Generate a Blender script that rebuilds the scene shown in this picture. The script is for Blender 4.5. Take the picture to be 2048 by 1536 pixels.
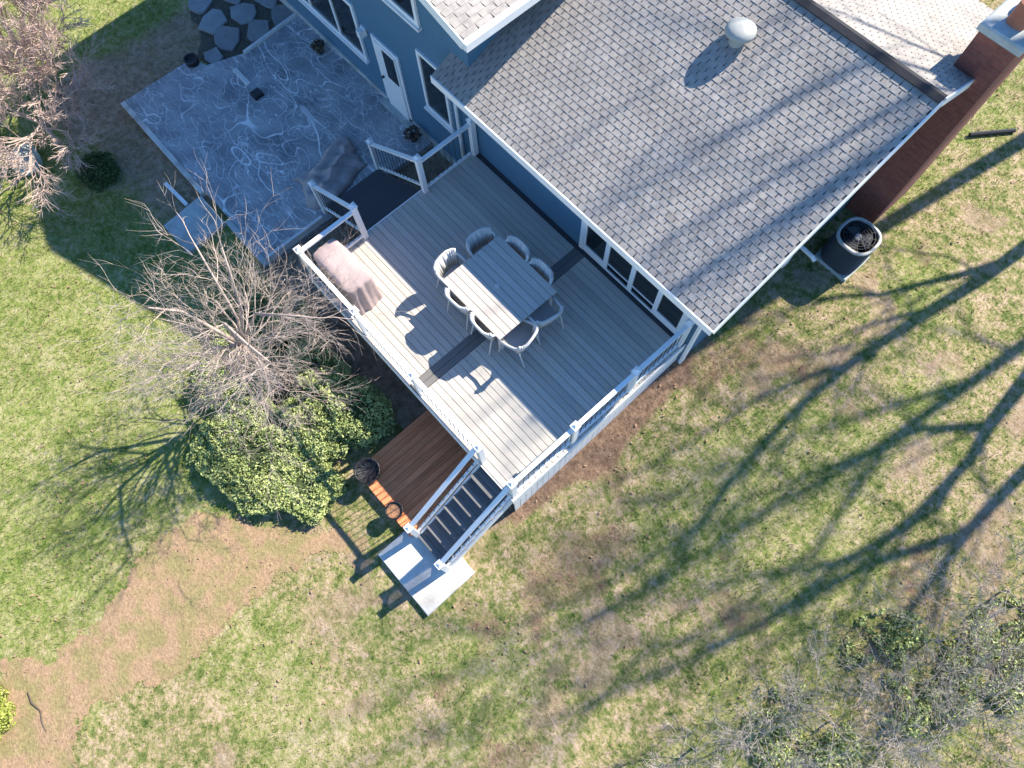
import bpy, math, random
import numpy as np
from mathutils import Vector, Matrix

for o in list(bpy.data.objects): bpy.data.objects.remove(o)
scene = bpy.context.scene
COL = scene.collection

# ------------------------------------------------------------------ camera
cam_d = bpy.data.cameras.new('camera'); cam = bpy.data.objects.new('camera', cam_d); COL.objects.link(cam)
RX = Vector((0.66965, 0.74209, -0.02956)); DN = Vector((0.69612, -0.64104, -0.32324)); FW = Vector((-0.25882, 0.19588, -0.94585))
CAM = Vector((7.96, -5.64, 12.5))
cam.matrix_world = Matrix(((RX.x, -DN.x, -FW.x, CAM.x), (RX.y, -DN.y, -FW.y, CAM.y), (RX.z, -DN.z, -FW.z, CAM.z), (0, 0, 0, 1)))
cam_d.sensor_width = 36.0; cam_d.lens = 24.26; cam_d.clip_end = 500
scene.camera = cam

# ------------------------------------------------------------------ light
SUNK = 1.19
SUN_TO = Vector((0.15, 1.0, 1 / SUNK)).normalized()
EL = math.asin(SUN_TO.z); AZ = math.atan2(SUN_TO.x, SUN_TO.y)
world = bpy.data.worlds.new('World'); scene.world = world; world.use_nodes = True
wn = world.node_tree.nodes; wl = world.node_tree.links
sky = wn.new('ShaderNodeTexSky'); sky.sky_type = 'NISHITA'; sky.sun_disc = False
sky.sun_elevation = EL; sky.sun_rotation = AZ; sky.air_density = 1.0; sky.dust_density = 0.0; sky.ozone_density = 6.0
bg = wn['Background']; bg.inputs['Strength'].default_value = 0.118
hsv = wn.new('ShaderNodeHueSaturation'); hsv.inputs['Saturation'].default_value = 1.12
wl.new(sky.outputs[0], hsv.inputs['Color']); wl.new(hsv.outputs[0], bg.inputs['Color'])
sd = bpy.data.lights.new('sun', 'SUN'); sd.energy = 5.0; sd.angle = math.radians(0.53); sd.color = (1.0, 0.92, 0.79)
sun = bpy.data.objects.new('sun', sd); COL.objects.link(sun)
sun.rotation_euler = (-SUN_TO).to_track_quat('-Z', 'Y').to_euler(); sun.location = (10, 20, 30)
scene.view_settings.view_transform = 'Standard'; scene.view_settings.look = 'None'
scene.view_settings.exposure = 1.27; scene.view_settings.gamma = 1.0

rng = random.Random(7); nrg = np.random.default_rng(11)
GZ = -1.5

# ------------------------------------------------------------------ materials
def mat(name, col, rough=0.8, var=0.12, scale=8.0, bump=0.0, bscale=40.0, metal=0.0, stretch=(1, 1, 1), objrand=0.0, col2=None, c2=(0.45, 0.62), c2scale=1.5, world_pos=False, spec=0.3):
    m = bpy.data.materials.new(name); m.use_nodes = True
    nt = m.node_tree; N = nt.nodes; L = nt.links; b = N['Principled BSDF']
    b.inputs['Roughness'].default_value = rough; b.inputs['Metallic'].default_value = metal
    b.inputs['Specular IOR Level'].default_value = spec
    if world_pos:
        src = N.new('ShaderNodeNewGeometry').outputs['Position']
    else:
        src = N.new('ShaderNodeTexCoord').outputs['Object']
    mp = N.new('ShaderNodeMapping'); mp.inputs['Scale'].default_value = stretch; L.new(src, mp.inputs[0])
    vec = mp.outputs[0]
    if objrand:
        oi = N.new('ShaderNodeObjectInfo'); ad = N.new('ShaderNodeVectorMath'); ad.operation = 'MULTIPLY_ADD'
        L.new(oi.outputs['Random'], ad.inputs[0]); ad.inputs[1].default_value = (37, 53, 29); L.new(vec, ad.inputs[2]); vec = ad.outputs[0]
    no = N.new('ShaderNodeTexNoise'); no.inputs['Scale'].default_value = scale; no.inputs['Detail'].default_value = 6; no.inputs['Roughness'].default_value = 0.65
    L.new(vec, no.inputs['Vector'])
    mr = N.new('ShaderNodeMapRange'); mr.inputs[1].default_value = 0.25; mr.inputs[2].default_value = 0.75
    mr.inputs[3].default_value = 1 - var; mr.inputs[4].default_value = 1 + var; L.new(no.outputs['Fac'], mr.inputs[0])
    fac = mr.outputs[0]
    if objrand:
        m2 = N.new('ShaderNodeMapRange'); m2.inputs[3].default_value = 1 - objrand; m2.inputs[4].default_value = 1 + objrand
        L.new(oi.outputs['Random'], m2.inputs[0]); mu = N.new('ShaderNodeMath'); mu.operation = 'MULTIPLY'
        L.new(fac, mu.inputs[0]); L.new(m2.outputs[0], mu.inputs[1]); fac = mu.outputs[0]
    hs = N.new('ShaderNodeVectorMath'); hs.operation = 'SCALE'
    if col2:
        n2 = N.new('ShaderNodeTexNoise'); n2.inputs['Scale'].default_value = c2scale; n2.inputs['Detail'].default_value = 5
        L.new(vec, n2.inputs['Vector'])
        r2 = N.new('ShaderNodeMapRange'); r2.inputs[1].default_value = c2[0]; r2.inputs[2].default_value = c2[1]; L.new(n2.outputs['Fac'], r2.inputs[0])
        mx = N.new('ShaderNodeMix'); mx.data_type = 'RGBA'; mx.inputs[6].default_value = (*col, 1); mx.inputs[7].default_value = (*col2, 1)
        L.new(r2.outputs[0], mx.inputs[0]); L.new(mx.outputs[2], hs.inputs[0])
    else:
        hs.inputs[0].default_value = col
    L.new(fac, hs.inputs['Scale']); L.new(hs.outputs[0], b.inputs['Base Color'])
    if bump:
        nb = N.new('ShaderNodeTexNoise'); nb.inputs['Scale'].default_value = bscale; nb.inputs['Detail'].default_value = 4; L.new(vec, nb.inputs['Vector'])
        bp = N.new('ShaderNodeBump'); bp.inputs['Strength'].default_value = bump; bp.inputs['Distance'].default_value = 0.02
        L.new(nb.outputs['Fac'], bp.inputs['Height']); L.new(bp.outputs[0], b.inputs['Normal'])
    return m

M = {}
M['white'] = mat('white_paint', (0.78, 0.78, 0.77), 0.55, 0.06, 5)
M['siding'] = mat('siding_paint', (0.075, 0.17, 0.255), 0.7, 0.06, 3)
M['deck'] = mat('deck_composite', (0.47, 0.435, 0.385), 0.75, 0.10, 6, 0.25, 60, stretch=(0.35, 6, 1), objrand=0.11, col2=(0.40, 0.375, 0.345), c2=(0.5, 0.75), c2scale=0.8)
M['strip'] = mat('deck_divider', (0.15, 0.145, 0.14), 0.75, 0.1, 6, 0.2, 50, stretch=(6, 0.35, 1))
M['tread'] = mat('stair_tread', (0.17, 0.165, 0.165), 0.7, 0.12, 6, 0.2, 50, stretch=(1, 5, 1), objrand=0.12)
M['treadd'] = mat('stair_tread_dark', (0.075, 0.07, 0.075), 0.7, 0.12, 6, 0.2, 50, stretch=(5, 1, 1), objrand=0.12)
M['under'] = mat('framing_wood', (0.10, 0.08, 0.06), 0.9, 0.2, 6)
M['shingle'] = mat('asphalt_shingle', (0.375, 0.34, 0.31), 0.95, 0.22, 1.3, 0.5, 90, col2=(0.30, 0.275, 0.255), c2=(0.4, 0.62), c2scale=9, world_pos=True, objrand=0.07)
M['underlay'] = mat('roof_underlay', (0.06, 0.06, 0.065), 0.95, 0.2, 8)
M['ridge'] = mat('ridge_cap_shade', (0.035, 0.035, 0.04), 0.95, 0.2, 8, 0.3, 60)  # near black: the shadow band along the ridge is put into the colour
M['cedar'] = mat('cedar_board', (0.75, 0.27, 0.12), 0.75, 0.2, 5, 0.3, 40, stretch=(6, 0.5, 1), objrand=0.16, col2=(0.52, 0.175, 0.075), c2=(0.5, 0.7), c2scale=1.6)
M['conc'] = mat('concrete', (0.60, 0.585, 0.55), 0.9, 0.16, 5, 0.3, 70, col2=(0.36, 0.34, 0.31), c2=(0.48, 0.7), c2scale=2.4)
M['padc'] = mat('old_concrete', (0.42, 0.45, 0.44), 0.9, 0.18, 6, 0.3, 70, col2=(0.33, 0.35, 0.32), c2=(0.45, 0.65), c2scale=2.2)
M['table'] = mat('table_plank', (0.49, 0.44, 0.39), 0.7, 0.08, 5, 0.15, 50, stretch=(0.4, 6, 1), objrand=0.06)
M['chair'] = mat('chair_resin', (0.50, 0.49, 0.47), 0.6, 0.08, 6)
M['sling'] = mat('chair_sling', (0.42, 0.40, 0.38), 0.8, 0.1, 30, 0.2, 150)
M['cover'] = mat('grill_cover_cloth', (0.37, 0.285, 0.275), 0.85, 0.12, 5, 0.4, 14)
M['tarp'] = mat('tarp_cloth', (0.36, 0.31, 0.30), 0.8, 0.2, 5, 0.4, 16)
M['black'] = mat('black_plastic', (0.018, 0.018, 0.022), 0.5, 0.2, 8)
M['darkmetal'] = mat('dark_metal', (0.05, 0.055, 0.06), 0.55, 0.15, 9)
M['greymetal'] = mat('grey_painted_metal', (0.42, 0.41, 0.385), 0.45, 0.08, 8)
M['ventm'] = mat('vent_metal', (0.33, 0.34, 0.32), 0.5, 0.1, 6)
M['bark'] = mat('bare_bark', (0.40, 0.325, 0.28), 0.9, 0.3, 8)
M['barkp'] = mat('bare_bark_pink', (0.50, 0.38, 0.32), 0.9, 0.25, 8)
M['barkg'] = mat('bare_bark_grey', (0.38, 0.33, 0.29), 0.9, 0.25, 8)
M['leaf'] = mat('evergreen_leaf', (0.40, 0.45, 0.175), 0.65, 0.6, 9.0, col2=(0.22, 0.275, 0.09), c2=(0.42, 0.6), c2scale=5, world_pos=True)
M['leafy'] = mat('yellow_green_leaf', (0.29, 0.33, 0.07), 0.6, 0.4, 9.0, world_pos=True)
M['leafd'] = mat('dark_leaf', (0.06, 0.10, 0.03), 0.6, 0.4, 9.0, world_pos=True)
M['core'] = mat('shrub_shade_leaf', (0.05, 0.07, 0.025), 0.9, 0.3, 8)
M['stone'] = mat('flagstone', (0.24, 0.25, 0.255), 0.9, 0.2, 4, 0.4, 20, objrand=0.2)
M['rock'] = mat('boulder', (0.40, 0.41, 0.37), 0.95, 0.25, 4, 0.5, 14)
M['clay'] = mat('flue_clay', (0.35, 0.14, 0.09), 0.85, 0.15, 6)
M['mulch'] = mat('bark_mulch', (0.20, 0.11, 0.07), 0.95, 0.5, 18, 0.8, 30, col2=(0.36, 0.19, 0.10), c2=(0.4, 0.6), c2scale=3)
M['soil'] = mat('dark_soil', (0.09, 0.08, 0.06), 0.95, 0.4, 12, 0.6, 30)
M['dryleaf'] = mat('dried_foliage', (0.13, 0.10, 0.075), 0.9, 0.4, 6, world_pos=True)
M['deadleaf'] = mat('dead_leaf', (0.30, 0.19, 0.12), 0.9, 0.4, 6, world_pos=True)
M['bluebar'] = mat('pale_timber', (0.62, 0.62, 0.60), 0.8, 0.15, 5)

def glass():
    m = bpy.data.materials.new('window_glass'); m.use_nodes = True; N = m.node_tree.nodes; b = N['Principled BSDF']
    b.inputs['Base Color'].default_value = (0.012, 0.016, 0.018, 1); b.inputs['Roughness'].default_value = 0.06
    b.inputs['Specular IOR Level'].default_value = 0.5
    no = N.new('ShaderNodeTexNoise'); no.inputs['Scale'].default_value = 2.5
    bp = N.new('ShaderNodeBump'); bp.inputs['Strength'].default_value = 0.03; m.node_tree.links.new(no.outputs['Fac'], bp.inputs['Height'])
    m.node_tree.links.new(bp.outputs[0], b.inputs['Normal'])
    return m
M['glass'] = glass()

def brick():
    m = bpy.data.materials.new('red_brick'); m.use_nodes = True; N = m.node_tree.nodes; L = m.node_tree.links; b = N['Principled BSDF']
    b.inputs['Roughness'].default_value = 0.9
    g = N.new('ShaderNodeNewGeometry'); sx = N.new('ShaderNodeSeparateXYZ'); L.new(g.outputs['Position'], sx.inputs[0])
    ad = N.new('ShaderNodeMath'); L.new(sx.outputs[0], ad.inputs[0]); L.new(sx.outputs[1], ad.inputs[1])
    cb = N.new('ShaderNodeCombineXYZ'); L.new(ad.outputs[0], cb.inputs[0]); L.new(sx.outputs[2], cb.inputs[1])
    br = N.new('ShaderNodeTexBrick'); br.inputs['Scale'].default_value = 1.0; br.inputs['Brick Width'].default_value = 0.21; br.inputs['Row Height'].default_value = 0.073
    br.inputs['Mortar Size'].default_value = 0.006; br.inputs['Color1'].default_value = (0.20, 0.065, 0.05, 1); br.inputs['Color2'].default_value = (0.27, 0.09, 0.065, 1)
    br.inputs['Mortar'].default_value = (0.20, 0.11, 0.09, 1); L.new(cb.outputs[0], br.inputs['Vector'])
    no = N.new('ShaderNodeTexNoise'); no.inputs['Scale'].default_value = 14; L.new(g.outputs['Position'], no.inputs['Vector'])
    mr = N.new('ShaderNodeMapRange'); mr.inputs[3].default_value = 0.75; mr.inputs[4].default_value = 1.25; L.new(no.outputs['Fac'], mr.inputs[0])
    sc = N.new('ShaderNodeVectorMath'); sc.operation = 'SCALE'; L.new(br.outputs['Color'], sc.inputs[0]); L.new(mr.outputs[0], sc.inputs['Scale'])
    L.new(sc.outputs[0], b.inputs['Base Color'])
    bp = N.new('ShaderNodeBump'); bp.inputs['Strength'].default_value = 0.5; bp.inputs['Distance'].default_value = 0.01; bp.invert = True
    L.new(br.outputs['Fac'], bp.inputs['Height']); L.new(bp.outputs[0], b.inputs['Normal'])
    return m
M['brick'] = brick()

def patio_mat():
    # grey concrete carrying pale curved scrub marks left by washing
    m = bpy.data.materials.new('scrubbed_concrete'); m.use_nodes = True; N = m.node_tree.nodes; L = m.node_tree.links; b = N['Principled BSDF']
    b.inputs['Roughness'].default_value = 0.9
    g = N.new('ShaderNodeNewGeometry')
    def noise(scale, detail, off, dist=0.0):
        mp = N.new('ShaderNodeMapping'); mp.inputs['Location'].default_value = off; L.new(g.outputs['Position'], mp.inputs[0])
        n = N.new('ShaderNodeTexNoise'); n.inputs['Scale'].default_value = scale; n.inputs['Detail'].default_value = detail; n.inputs['Distortion'].default_value = dist
        L.new(mp.outputs[0], n.inputs['Vector']); return n.outputs['Fac']
    def math_(op, a, c=None, d=None):
        n = N.new('ShaderNodeMath'); n.operation = op
        for i, v in enumerate((a, c, d)):
            if v is None: continue
            if isinstance(v, (int, float)): n.inputs[i].default_value = v
            else: L.new(v, n.inputs[i])
        return n.outputs[0]
    def stroke(k):
        rr = random.Random(100 + k); mp = N.new('ShaderNodeMapping'); mp.inputs['Location'].default_value = (rr.uniform(-40, 40), rr.uniform(-40, 40), 0)
        mp.inputs['Rotation'].default_value = (0, 0, rr.uniform(0, 3.1)); a = rr.uniform(0.35, 0.7); mp.inputs['Scale'].default_value = (a, a * rr.uniform(1.2, 3.0), 1); L.new(g.outputs['Position'], mp.inputs[0])
        n = N.new('ShaderNodeTexNoise'); n.inputs['Scale'].default_value = 1.0; n.inputs['Detail'].default_value = rr.choice((0.0, 1.0, 1.6)); n.inputs['Distortion'].default_value = rr.uniform(0.2, 1.6); L.new(mp.outputs[0], n.inputs['Vector'])
        d = math_('ABSOLUTE', math_('SUBTRACT', n.outputs['Fac'], rr.uniform(0.42, 0.58))); w = rr.uniform(0.0018, 0.0048)
        r = N.new('ShaderNodeMapRange'); r.inputs[1].default_value = w; r.inputs[2].default_value = w * 0.3; r.inputs[3].default_value = 0; r.inputs[4].default_value = 1; L.new(d, r.inputs[0])
        mk = N.new('ShaderNodeMapRange'); mk.inputs[1].default_value = 0.42; mk.inputs[2].default_value = 0.56; L.new(noise(rr.uniform(.5, 1.0), 2, (rr.uniform(-50, 50), rr.uniform(-50, 50), 0)), mk.inputs[0])
        return math_('MULTIPLY', r.outputs[0], math_('MULTIPLY', mk.outputs[0], rr.uniform(.45, 1.0)))
    lines = stroke(0)
    for k in range(1, 22): lines = math_('MAXIMUM', lines, stroke(k))
    lines = math_('MULTIPLY', lines, math_('MULTIPLY_ADD', noise(9, 5, (0, 0, 0)), 1.3, 0.3))
    base = N.new('ShaderNodeValToRGB'); base.color_ramp.elements[0].position = 0.3; base.color_ramp.elements[1].position = 0.72
    base.color_ramp.elements[0].color = (0.19, 0.19, 0.205, 1); base.color_ramp.elements[1].color = (0.40, 0.405, 0.415, 1)
    L.new(noise(1.6, 8, (5, 5, 5)), base.inputs[0])
    mx = N.new('ShaderNodeMix'); mx.data_type = 'RGBA'; mx.inputs[7].default_value = (0.85, 0.85, 0.83, 1)
    L.new(lines, mx.inputs[0]); L.new(base.outputs[0], mx.inputs[6]); L.new(mx.outputs[2], b.inputs['Base Color'])
    bp = N.new('ShaderNodeBump'); bp.inputs['Strength'].default_value = 0.2; L.new(noise(50, 4, (0, 0, 0)), bp.inputs['Height']); L.new(bp.outputs[0], b.inputs['Normal'])
    return m
M['patio'] = patio_mat()

def ground_mat(name, blade=False):
    m = bpy.data.materials.new(name); m.use_nodes = True; N = m.node_tree.nodes; L = m.node_tree.links; b = N['Principled BSDF']
    b.inputs['Roughness'].default_value = 0.95; b.inputs['Specular IOR Level'].default_value = 0.1
    g = N.new('ShaderNodeNewGeometry')
    def noise(scale, detail, rough=0.6):
        n = N.new('ShaderNodeTexNoise'); n.inputs['Scale'].default_value = scale; n.inputs['Detail'].default_value = detail; n.inputs['Roughness'].default_value = rough
        L.new(g.outputs['Position'], n.inputs['Vector']); return n.outputs['Fac']
    def attr(n):
        a = N.new('ShaderNodeAttribute'); a.attribute_name = n; return a.outputs['Fac']
    def ramp(f, els):
        r = N.new('ShaderNodeValToRGB'); e = r.color_ramp.elements
        while len(e) < len(els): e.new(0.5)
        for k, (p, c) in enumerate(els): e[k].position = p; e[k].color = (*c, 1)
        L.new(f, r.inputs[0]); return r.outputs[0]
    def mix(f, a, c):
        x = N.new('ShaderNodeMix'); x.data_type = 'RGBA'; L.new(f, x.inputs[0]); L.new(a, x.inputs[6]); L.new(c, x.inputs[7]); return x.outputs[2]
    def mapr(f, a, c, d=0.0, e=1.0):
        r = N.new('ShaderNodeMapRange'); r.inputs[1].default_value = a; r.inputs[2].default_value = c; r.inputs[3].default_value = d; r.inputs[4].default_value = e; L.new(f, r.inputs[0]); return r.outputs[0]
    def add(a, c, op='ADD'):
        x = N.new('ShaderNodeMath'); x.operation = op
        for i, v in enumerate((a, c)):
            if isinstance(v, (int, float)): x.inputs[i].default_value = v
            else: L.new(v, x.inputs[i])
        x.use_clamp = op == 'ADD'; return x.outputs[0]
    fine0 = noise(16, 5, 0.75); m5 = noise(6.5, 3, 0.6); mid = noise(1.6, 6, 0.7); fine = mapr(add(add(fine0, 0.5, 'MULTIPLY'), add(m5, 0.5, 'MULTIPLY')), 0.36, 0.64, 0.22, 0.78)
    thin = ramp(add(add(fine, 0.55, 'MULTIPLY'), add(mid, 0.45, 'MULTIPLY')), [(0.30, (0.04, 0.075, 0.018)), (0.43, (0.14, 0.165, 0.05)), (0.52, (0.28, 0.24, 0.115)), (0.63, (0.43, 0.325, 0.225))])
    lush = ramp(add(add(fine, 0.6, 'MULTIPLY'), add(mid, 0.4, 'MULTIPLY')), [(0.28, (0.06, 0.115, 0.02)), (0.44, (0.175, 0.215, 0.055)), (0.57, (0.285, 0.285, 0.115)), (0.70, (0.42, 0.37, 0.23))])
    col = mix(attr('lush'), thin, lush)
    dirt = ramp(noise(7, 6, 0.7), [(0.3, (0.15, 0.10, 0.065)), (0.5, (0.29, 0.21, 0.14)), (0.7, (0.40, 0.315, 0.23))])
    if not blade:
        d = mapr(add(attr('dirt'), add(mapr(noise(3.5, 6, 0.7), 0.3, 0.7, -0.28, 0.28), 0.0), 'ADD'), 0.35, 0.65)
        col = mix(d, col, dirt)
        red = ramp(noise(9, 5, 0.7), [(0.35, (0.12, 0.075, 0.05)), (0.65, (0.28, 0.185, 0.125))])
        r = mapr(add(attr('red'), add(mapr(noise(3.0, 6, 0.7), 0.3, 0.7, -0.3, 0.3), 0.0), 'ADD'), 0.35, 0.7)
        col = mix(r, col, red)
    else:
        col2 = mix(attr('tint'), col, ramp(fine, [(0.3, (0.27, 0.235, 0.14)), (0.7, (0.38, 0.32, 0.22))]))
        col = col2
        tr = N.new('ShaderNodeBsdfTranslucent')
    L.new(col, b.inputs['Base Color'])
    if blade:
        L.new(col, tr.inputs['Color']); ms = N.new('ShaderNodeMixShader'); ms.inputs[0].default_value = 0.3
        out = N['Material Output']; L.new(b.outputs[0], ms.inputs[1]); L.new(tr.outputs[0], ms.inputs[2]); L.new(ms.outputs[0], out.inputs['Surface'])
    else:
        bp = N.new('ShaderNodeBump'); bp.inputs['Strength'].default_value = 0.7; bp.inputs['Distance'].default_value = 0.05
        L.new(noise(16, 6, 0.7), bp.inputs['Height']); L.new(bp.outputs[0], b.inputs['Normal'])
    return m
M['ground'] = ground_mat('lawn_ground'); M['blade'] = ground_mat('grass_blade', True)
M['path'] = mat('straw_dirt', (0.30, 0.20, 0.12), 0.95, 0.36, 15, 0.8, 25, col2=(0.23, 0.19, 0.085), c2=(0.42, 0.6), c2scale=2.6, world_pos=True)

# ------------------------------------------------------------------ helpers
WO = {}
class MB:
    def __init__(s): s.v = []; s.f = []
    def poly(s, pts):
        i = len(s.v); s.v += [tuple(p) for p in pts]; s.f.append(tuple(range(i, i + len(pts)))); return s
    def hexa(s, p):   # 8 corners: bottom 0-3 ccw, top 4-7
        i = len(s.v); s.v += [tuple(q) for q in p]
        for q in ((3, 2, 1, 0), (4, 5, 6, 7), (0, 1, 5, 4), (1, 2, 6, 5), (2, 3, 7, 6), (3, 0, 4, 7)): s.f.append(tuple(i + k for k in q))
        return s
    def box(s, x0, x1, y0, y1, z0, z1):
        return s.hexa([(x0, y0, z0), (x1, y0, z0), (x1, y1, z0), (x0, y1, z0), (x0, y0, z1), (x1, y0, z1), (x1, y1, z1), (x0, y1, z1)])
    def bbox(s, x0, x1, y0, y1, z0, z1, c=0.008):   # box with chamfered top edges
        i = len(s.v)
        s.v += [(x0, y0, z0), (x1, y0, z0), (x1, y1, z0), (x0, y1, z0), (x0, y0, z1 - c), (x1, y0, z1 - c), (x1, y1, z1 - c), (x0, y1, z1 - c),
                (x0 + c, y0 + c, z1), (x1 - c, y0 + c, z1), (x1 - c, y1 - c, z1), (x0 + c, y1 - c, z1)]
        for a, b in ((0, 4), (4, 8)):
            for k in range(4): s.f.append((i + a + k, i + a + (k + 1) % 4, i + b + (k + 1) % 4, i + b + k))
        s.f += [(i + 8, i + 9, i + 10, i + 11), (i + 3, i + 2, i + 1, i)]
        return s
    def beam(s, a, b, w, h, up=(0, 0, 1)):   # rectangular bar from a to b
        a = Vector(a); b = Vector(b); d = (b - a).normalized(); up = Vector(up); x = d.cross(up).normalized(); u = x.cross(d)
        x *= w / 2; u *= h / 2
        return s.hexa([a - x - u, a + x - u, b + x - u, b - x - u, a - x + u, a + x + u, b + x + u, b - x + u])
    def tube(s, pts, rad, n=6, cap=True):
        pts = [Vector(p) for p in pts]; k = len(pts); i0 = len(s.v)
        if not hasattr(rad, '__len__'): rad = [rad] * k
        for j, p in enumerate(pts):
            d = (pts[min(j + 1, k - 1)] - pts[max(j - 1, 0)]).normalized()
            a = d.orthogonal().normalized() if j == 0 else (ax - d * ax.dot(d)).normalized()
            ax = a; c = d.cross(a)
            for t in range(n):
                q = 2 * math.pi * t / n; s.v.append(tuple(p + (a * math.cos(q) + c * math.sin(q)) * rad[j]))
        for j in range(k - 1):
            for t in range(n):
                t2 = (t + 1) % n; s.f.append((i0 + j * n + t, i0 + j * n + t2, i0 + (j + 1) * n + t2, i0 + (j + 1) * n + t))
        if cap:
            s.f.append(tuple(i0 + t for t in reversed(range(n)))); s.f.append(tuple(i0 + (k - 1) * n + t for t in range(n)))
        return s
    def lathe(s, prof, c=(0, 0, 0), n=24, power=2.0):   # profile of (r, z)
        i0 = len(s.v); k = len(prof)
        for r, z in prof:
            for t in range(n):
                q = 2 * math.pi * t / n; cs, sn = math.cos(q), math.sin(q)
                rr = r / ((abs(cs) ** power + abs(sn) ** power) ** (1 / power))
                s.v.append((c[0] + rr * cs, c[1] + rr * sn, c[2] + z))
        for j in range(k - 1):
            for t in range(n):
                t2 = (t + 1) % n; s.f.append((i0 + j * n + t, i0 + j * n + t2, i0 + (j + 1) * n + t2, i0 + (j + 1) * n + t))
        return s
    def prism(s, poly, z0, z1):
        i = len(s.v); n = len(poly)
        s.v += [(p[0], p[1], z0) for p in poly] + [(p[0], p[1], z1) for p in poly]
        s.f.append(tuple(i + k for k in reversed(range(n)))); s.f.append(tuple(i + n + k for k in range(n)))
        for k in range(n): s.f.append((i + k, i + (k + 1) % n, i + n + (k + 1) % n, i + n + k))
        return s
    def build(s, name, m, parent=None, smooth=False, origin=None):
        c = origin
        if c is None:
            xs = list(zip(*s.v)); c = ((min(xs[0]) + max(xs[0])) / 2, (min(xs[1]) + max(xs[1])) / 2, min(xs[2]))
        me = bpy.data.meshes.new(name); me.from_pydata([(v[0] - c[0], v[1] - c[1], v[2] - c[2]) for v in s.v], [], s.f); me.update()
        if smooth: me.shade_smooth()
        return link(name, me, m, c, parent)

def link(name, me, m, c, parent=None):
    o = bpy.data.objects.new(name, me); COL.objects.link(o)
    if m is not None and not me.materials: me.materials.append(m if not isinstance(m, str) else M[m])
    p = WO[parent.as_pointer()] if parent else (0, 0, 0)
    o.parent = parent; o.location = (c[0] - p[0], c[1] - p[1], c[2] - p[2]); WO[o.as_pointer()] = tuple(c)
    return o
def inst(src, c, parent=None):
    o = src.copy(); COL.objects.link(o); p = WO[parent.as_pointer()] if parent else (0, 0, 0)
    o.parent = parent; o.location = (c[0] - p[0], c[1] - p[1], c[2] - p[2]); WO[o.as_pointer()] = tuple(c); return o
def empty(name, c):
    o = bpy.data.objects.new(name, None); COL.objects.link(o); o.location = c; o.empty_display_size = 0.2; WO[o.as_pointer()] = tuple(c); return o
def tag(o, label=None, cat=None, group=None, kind=None):
    if label: o['label'] = label
    if cat: o['category'] = cat
    if group: o['group'] = group
    if kind: o['kind'] = kind
    return o
def copy_tree(o, parent=None):
    c = o.copy(); COL.objects.link(c); c.parent = parent; WO[c.as_pointer()] = WO[o.as_pointer()]
    for ch in [k for k in bpy.data.objects if k.parent == o]: copy_tree(ch, c)
    return c
def np_mesh(name, V, F, attrs=None):
    V = np.ascontiguousarray(V, dtype=np.float32); F = np.ascontiguousarray(F, dtype=np.int32); k = F.shape[1]
    me = bpy.data.meshes.new(name); me.vertices.add(len(V)); me.vertices.foreach_set('co', V.ravel())
    me.loops.add(F.size); me.loops.foreach_set('vertex_index', F.ravel())
    me.polygons.add(len(F)); me.polygons.foreach_set('loop_start', np.arange(0, F.size, k, dtype=np.int32))
    for n, a in (attrs or {}).items():
        at = me.attributes.new(n, 'FLOAT', 'POINT'); at.data.foreach_set('value', np.ascontiguousarray(a, dtype=np.float32))
    me.update(calc_edges=True); return me

# value noise in numpy
_tab = np.random.default_rng(5).random((256, 256))
def vnoise(x, y, s, off=0.0):
    x = np.asarray(x) * s + off; y = np.asarray(y) * s + off * 1.7
    xi = np.floor(x).astype(int); yi = np.floor(y).astype(int); fx = x - xi; fy = y - yi
    fx = fx * fx * (3 - 2 * fx); fy = fy * fy * (3 - 2 * fy)
    t = lambda a, b: _tab[a % 256, b % 256]
    return (t(xi, yi) * (1 - fx) + t(xi + 1, yi) * fx) * (1 - fy) + (t(xi, yi + 1) * (1 - fx) + t(xi + 1, yi + 1) * fx) * fy
def fbm(x, y, s, off=0.0): return (vnoise(x, y, s, off) + 0.5 * vnoise(x, y, s * 2.1, off + 9) + 0.25 * vnoise(x, y, s * 4.3, off + 23)) / 1.75
def sstep(a, b, x): t = np.clip((x - a) / (b - a), 0, 1); return t * t * (3 - 2 * t)
def inpoly(x, y, P):
    x = np.asarray(x, float); y = np.asarray(y, float); r = np.zeros(x.shape, bool)
    for (x0, y0), (x1, y1) in zip(P, P[1:] + P[:1]):
        c = ((y0 > y) != (y1 > y)); r ^= c & (x < (x1 - x0) * (y - y0) / ((y1 - y0) or 1e-9) + x0)
    return r
def polydist(x, y, P):   # signed distance, positive inside
    d = np.full(np.shape(x), 1e9)
    for (x0, y0), (x1, y1) in zip(P, P[1:] + P[:1]):
        dx, dy = x1 - x0, y1 - y0; t = np.clip(((x - x0) * dx + (y - y0) * dy) / (dx * dx + dy * dy), 0, 1)
        d = np.minimum(d, np.hypot(x - x0 - t * dx, y - y0 - t * dy))
    return np.where(inpoly(x, y, P), d, -d)

# ------------------------------------------------------------------ ground
def gh(x, y):
    x = np.asarray(x, float); y = np.asarray(y, float)
    rise = 1.0 * sstep(-5.4, 4.4, y) * sstep(4.8, 6.25, x) * (1 - 0.5 * sstep(7.6, 12.0, x))
    bump = (fbm(x, y, 0.55) - 0.5) * 0.07
    near = 1 - np.clip(np.minimum.reduce([np.maximum(np.maximum(-9.5 - x, x - 6.9), np.maximum(-7.4 - y, y - 8))]) / 1.0, 0, 1)
    return GZ + rise + bump * (1 - near) - 0.015 * near
def ghs(x, y): return float(gh(np.array([x]), np.array([y]))[0])

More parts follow.
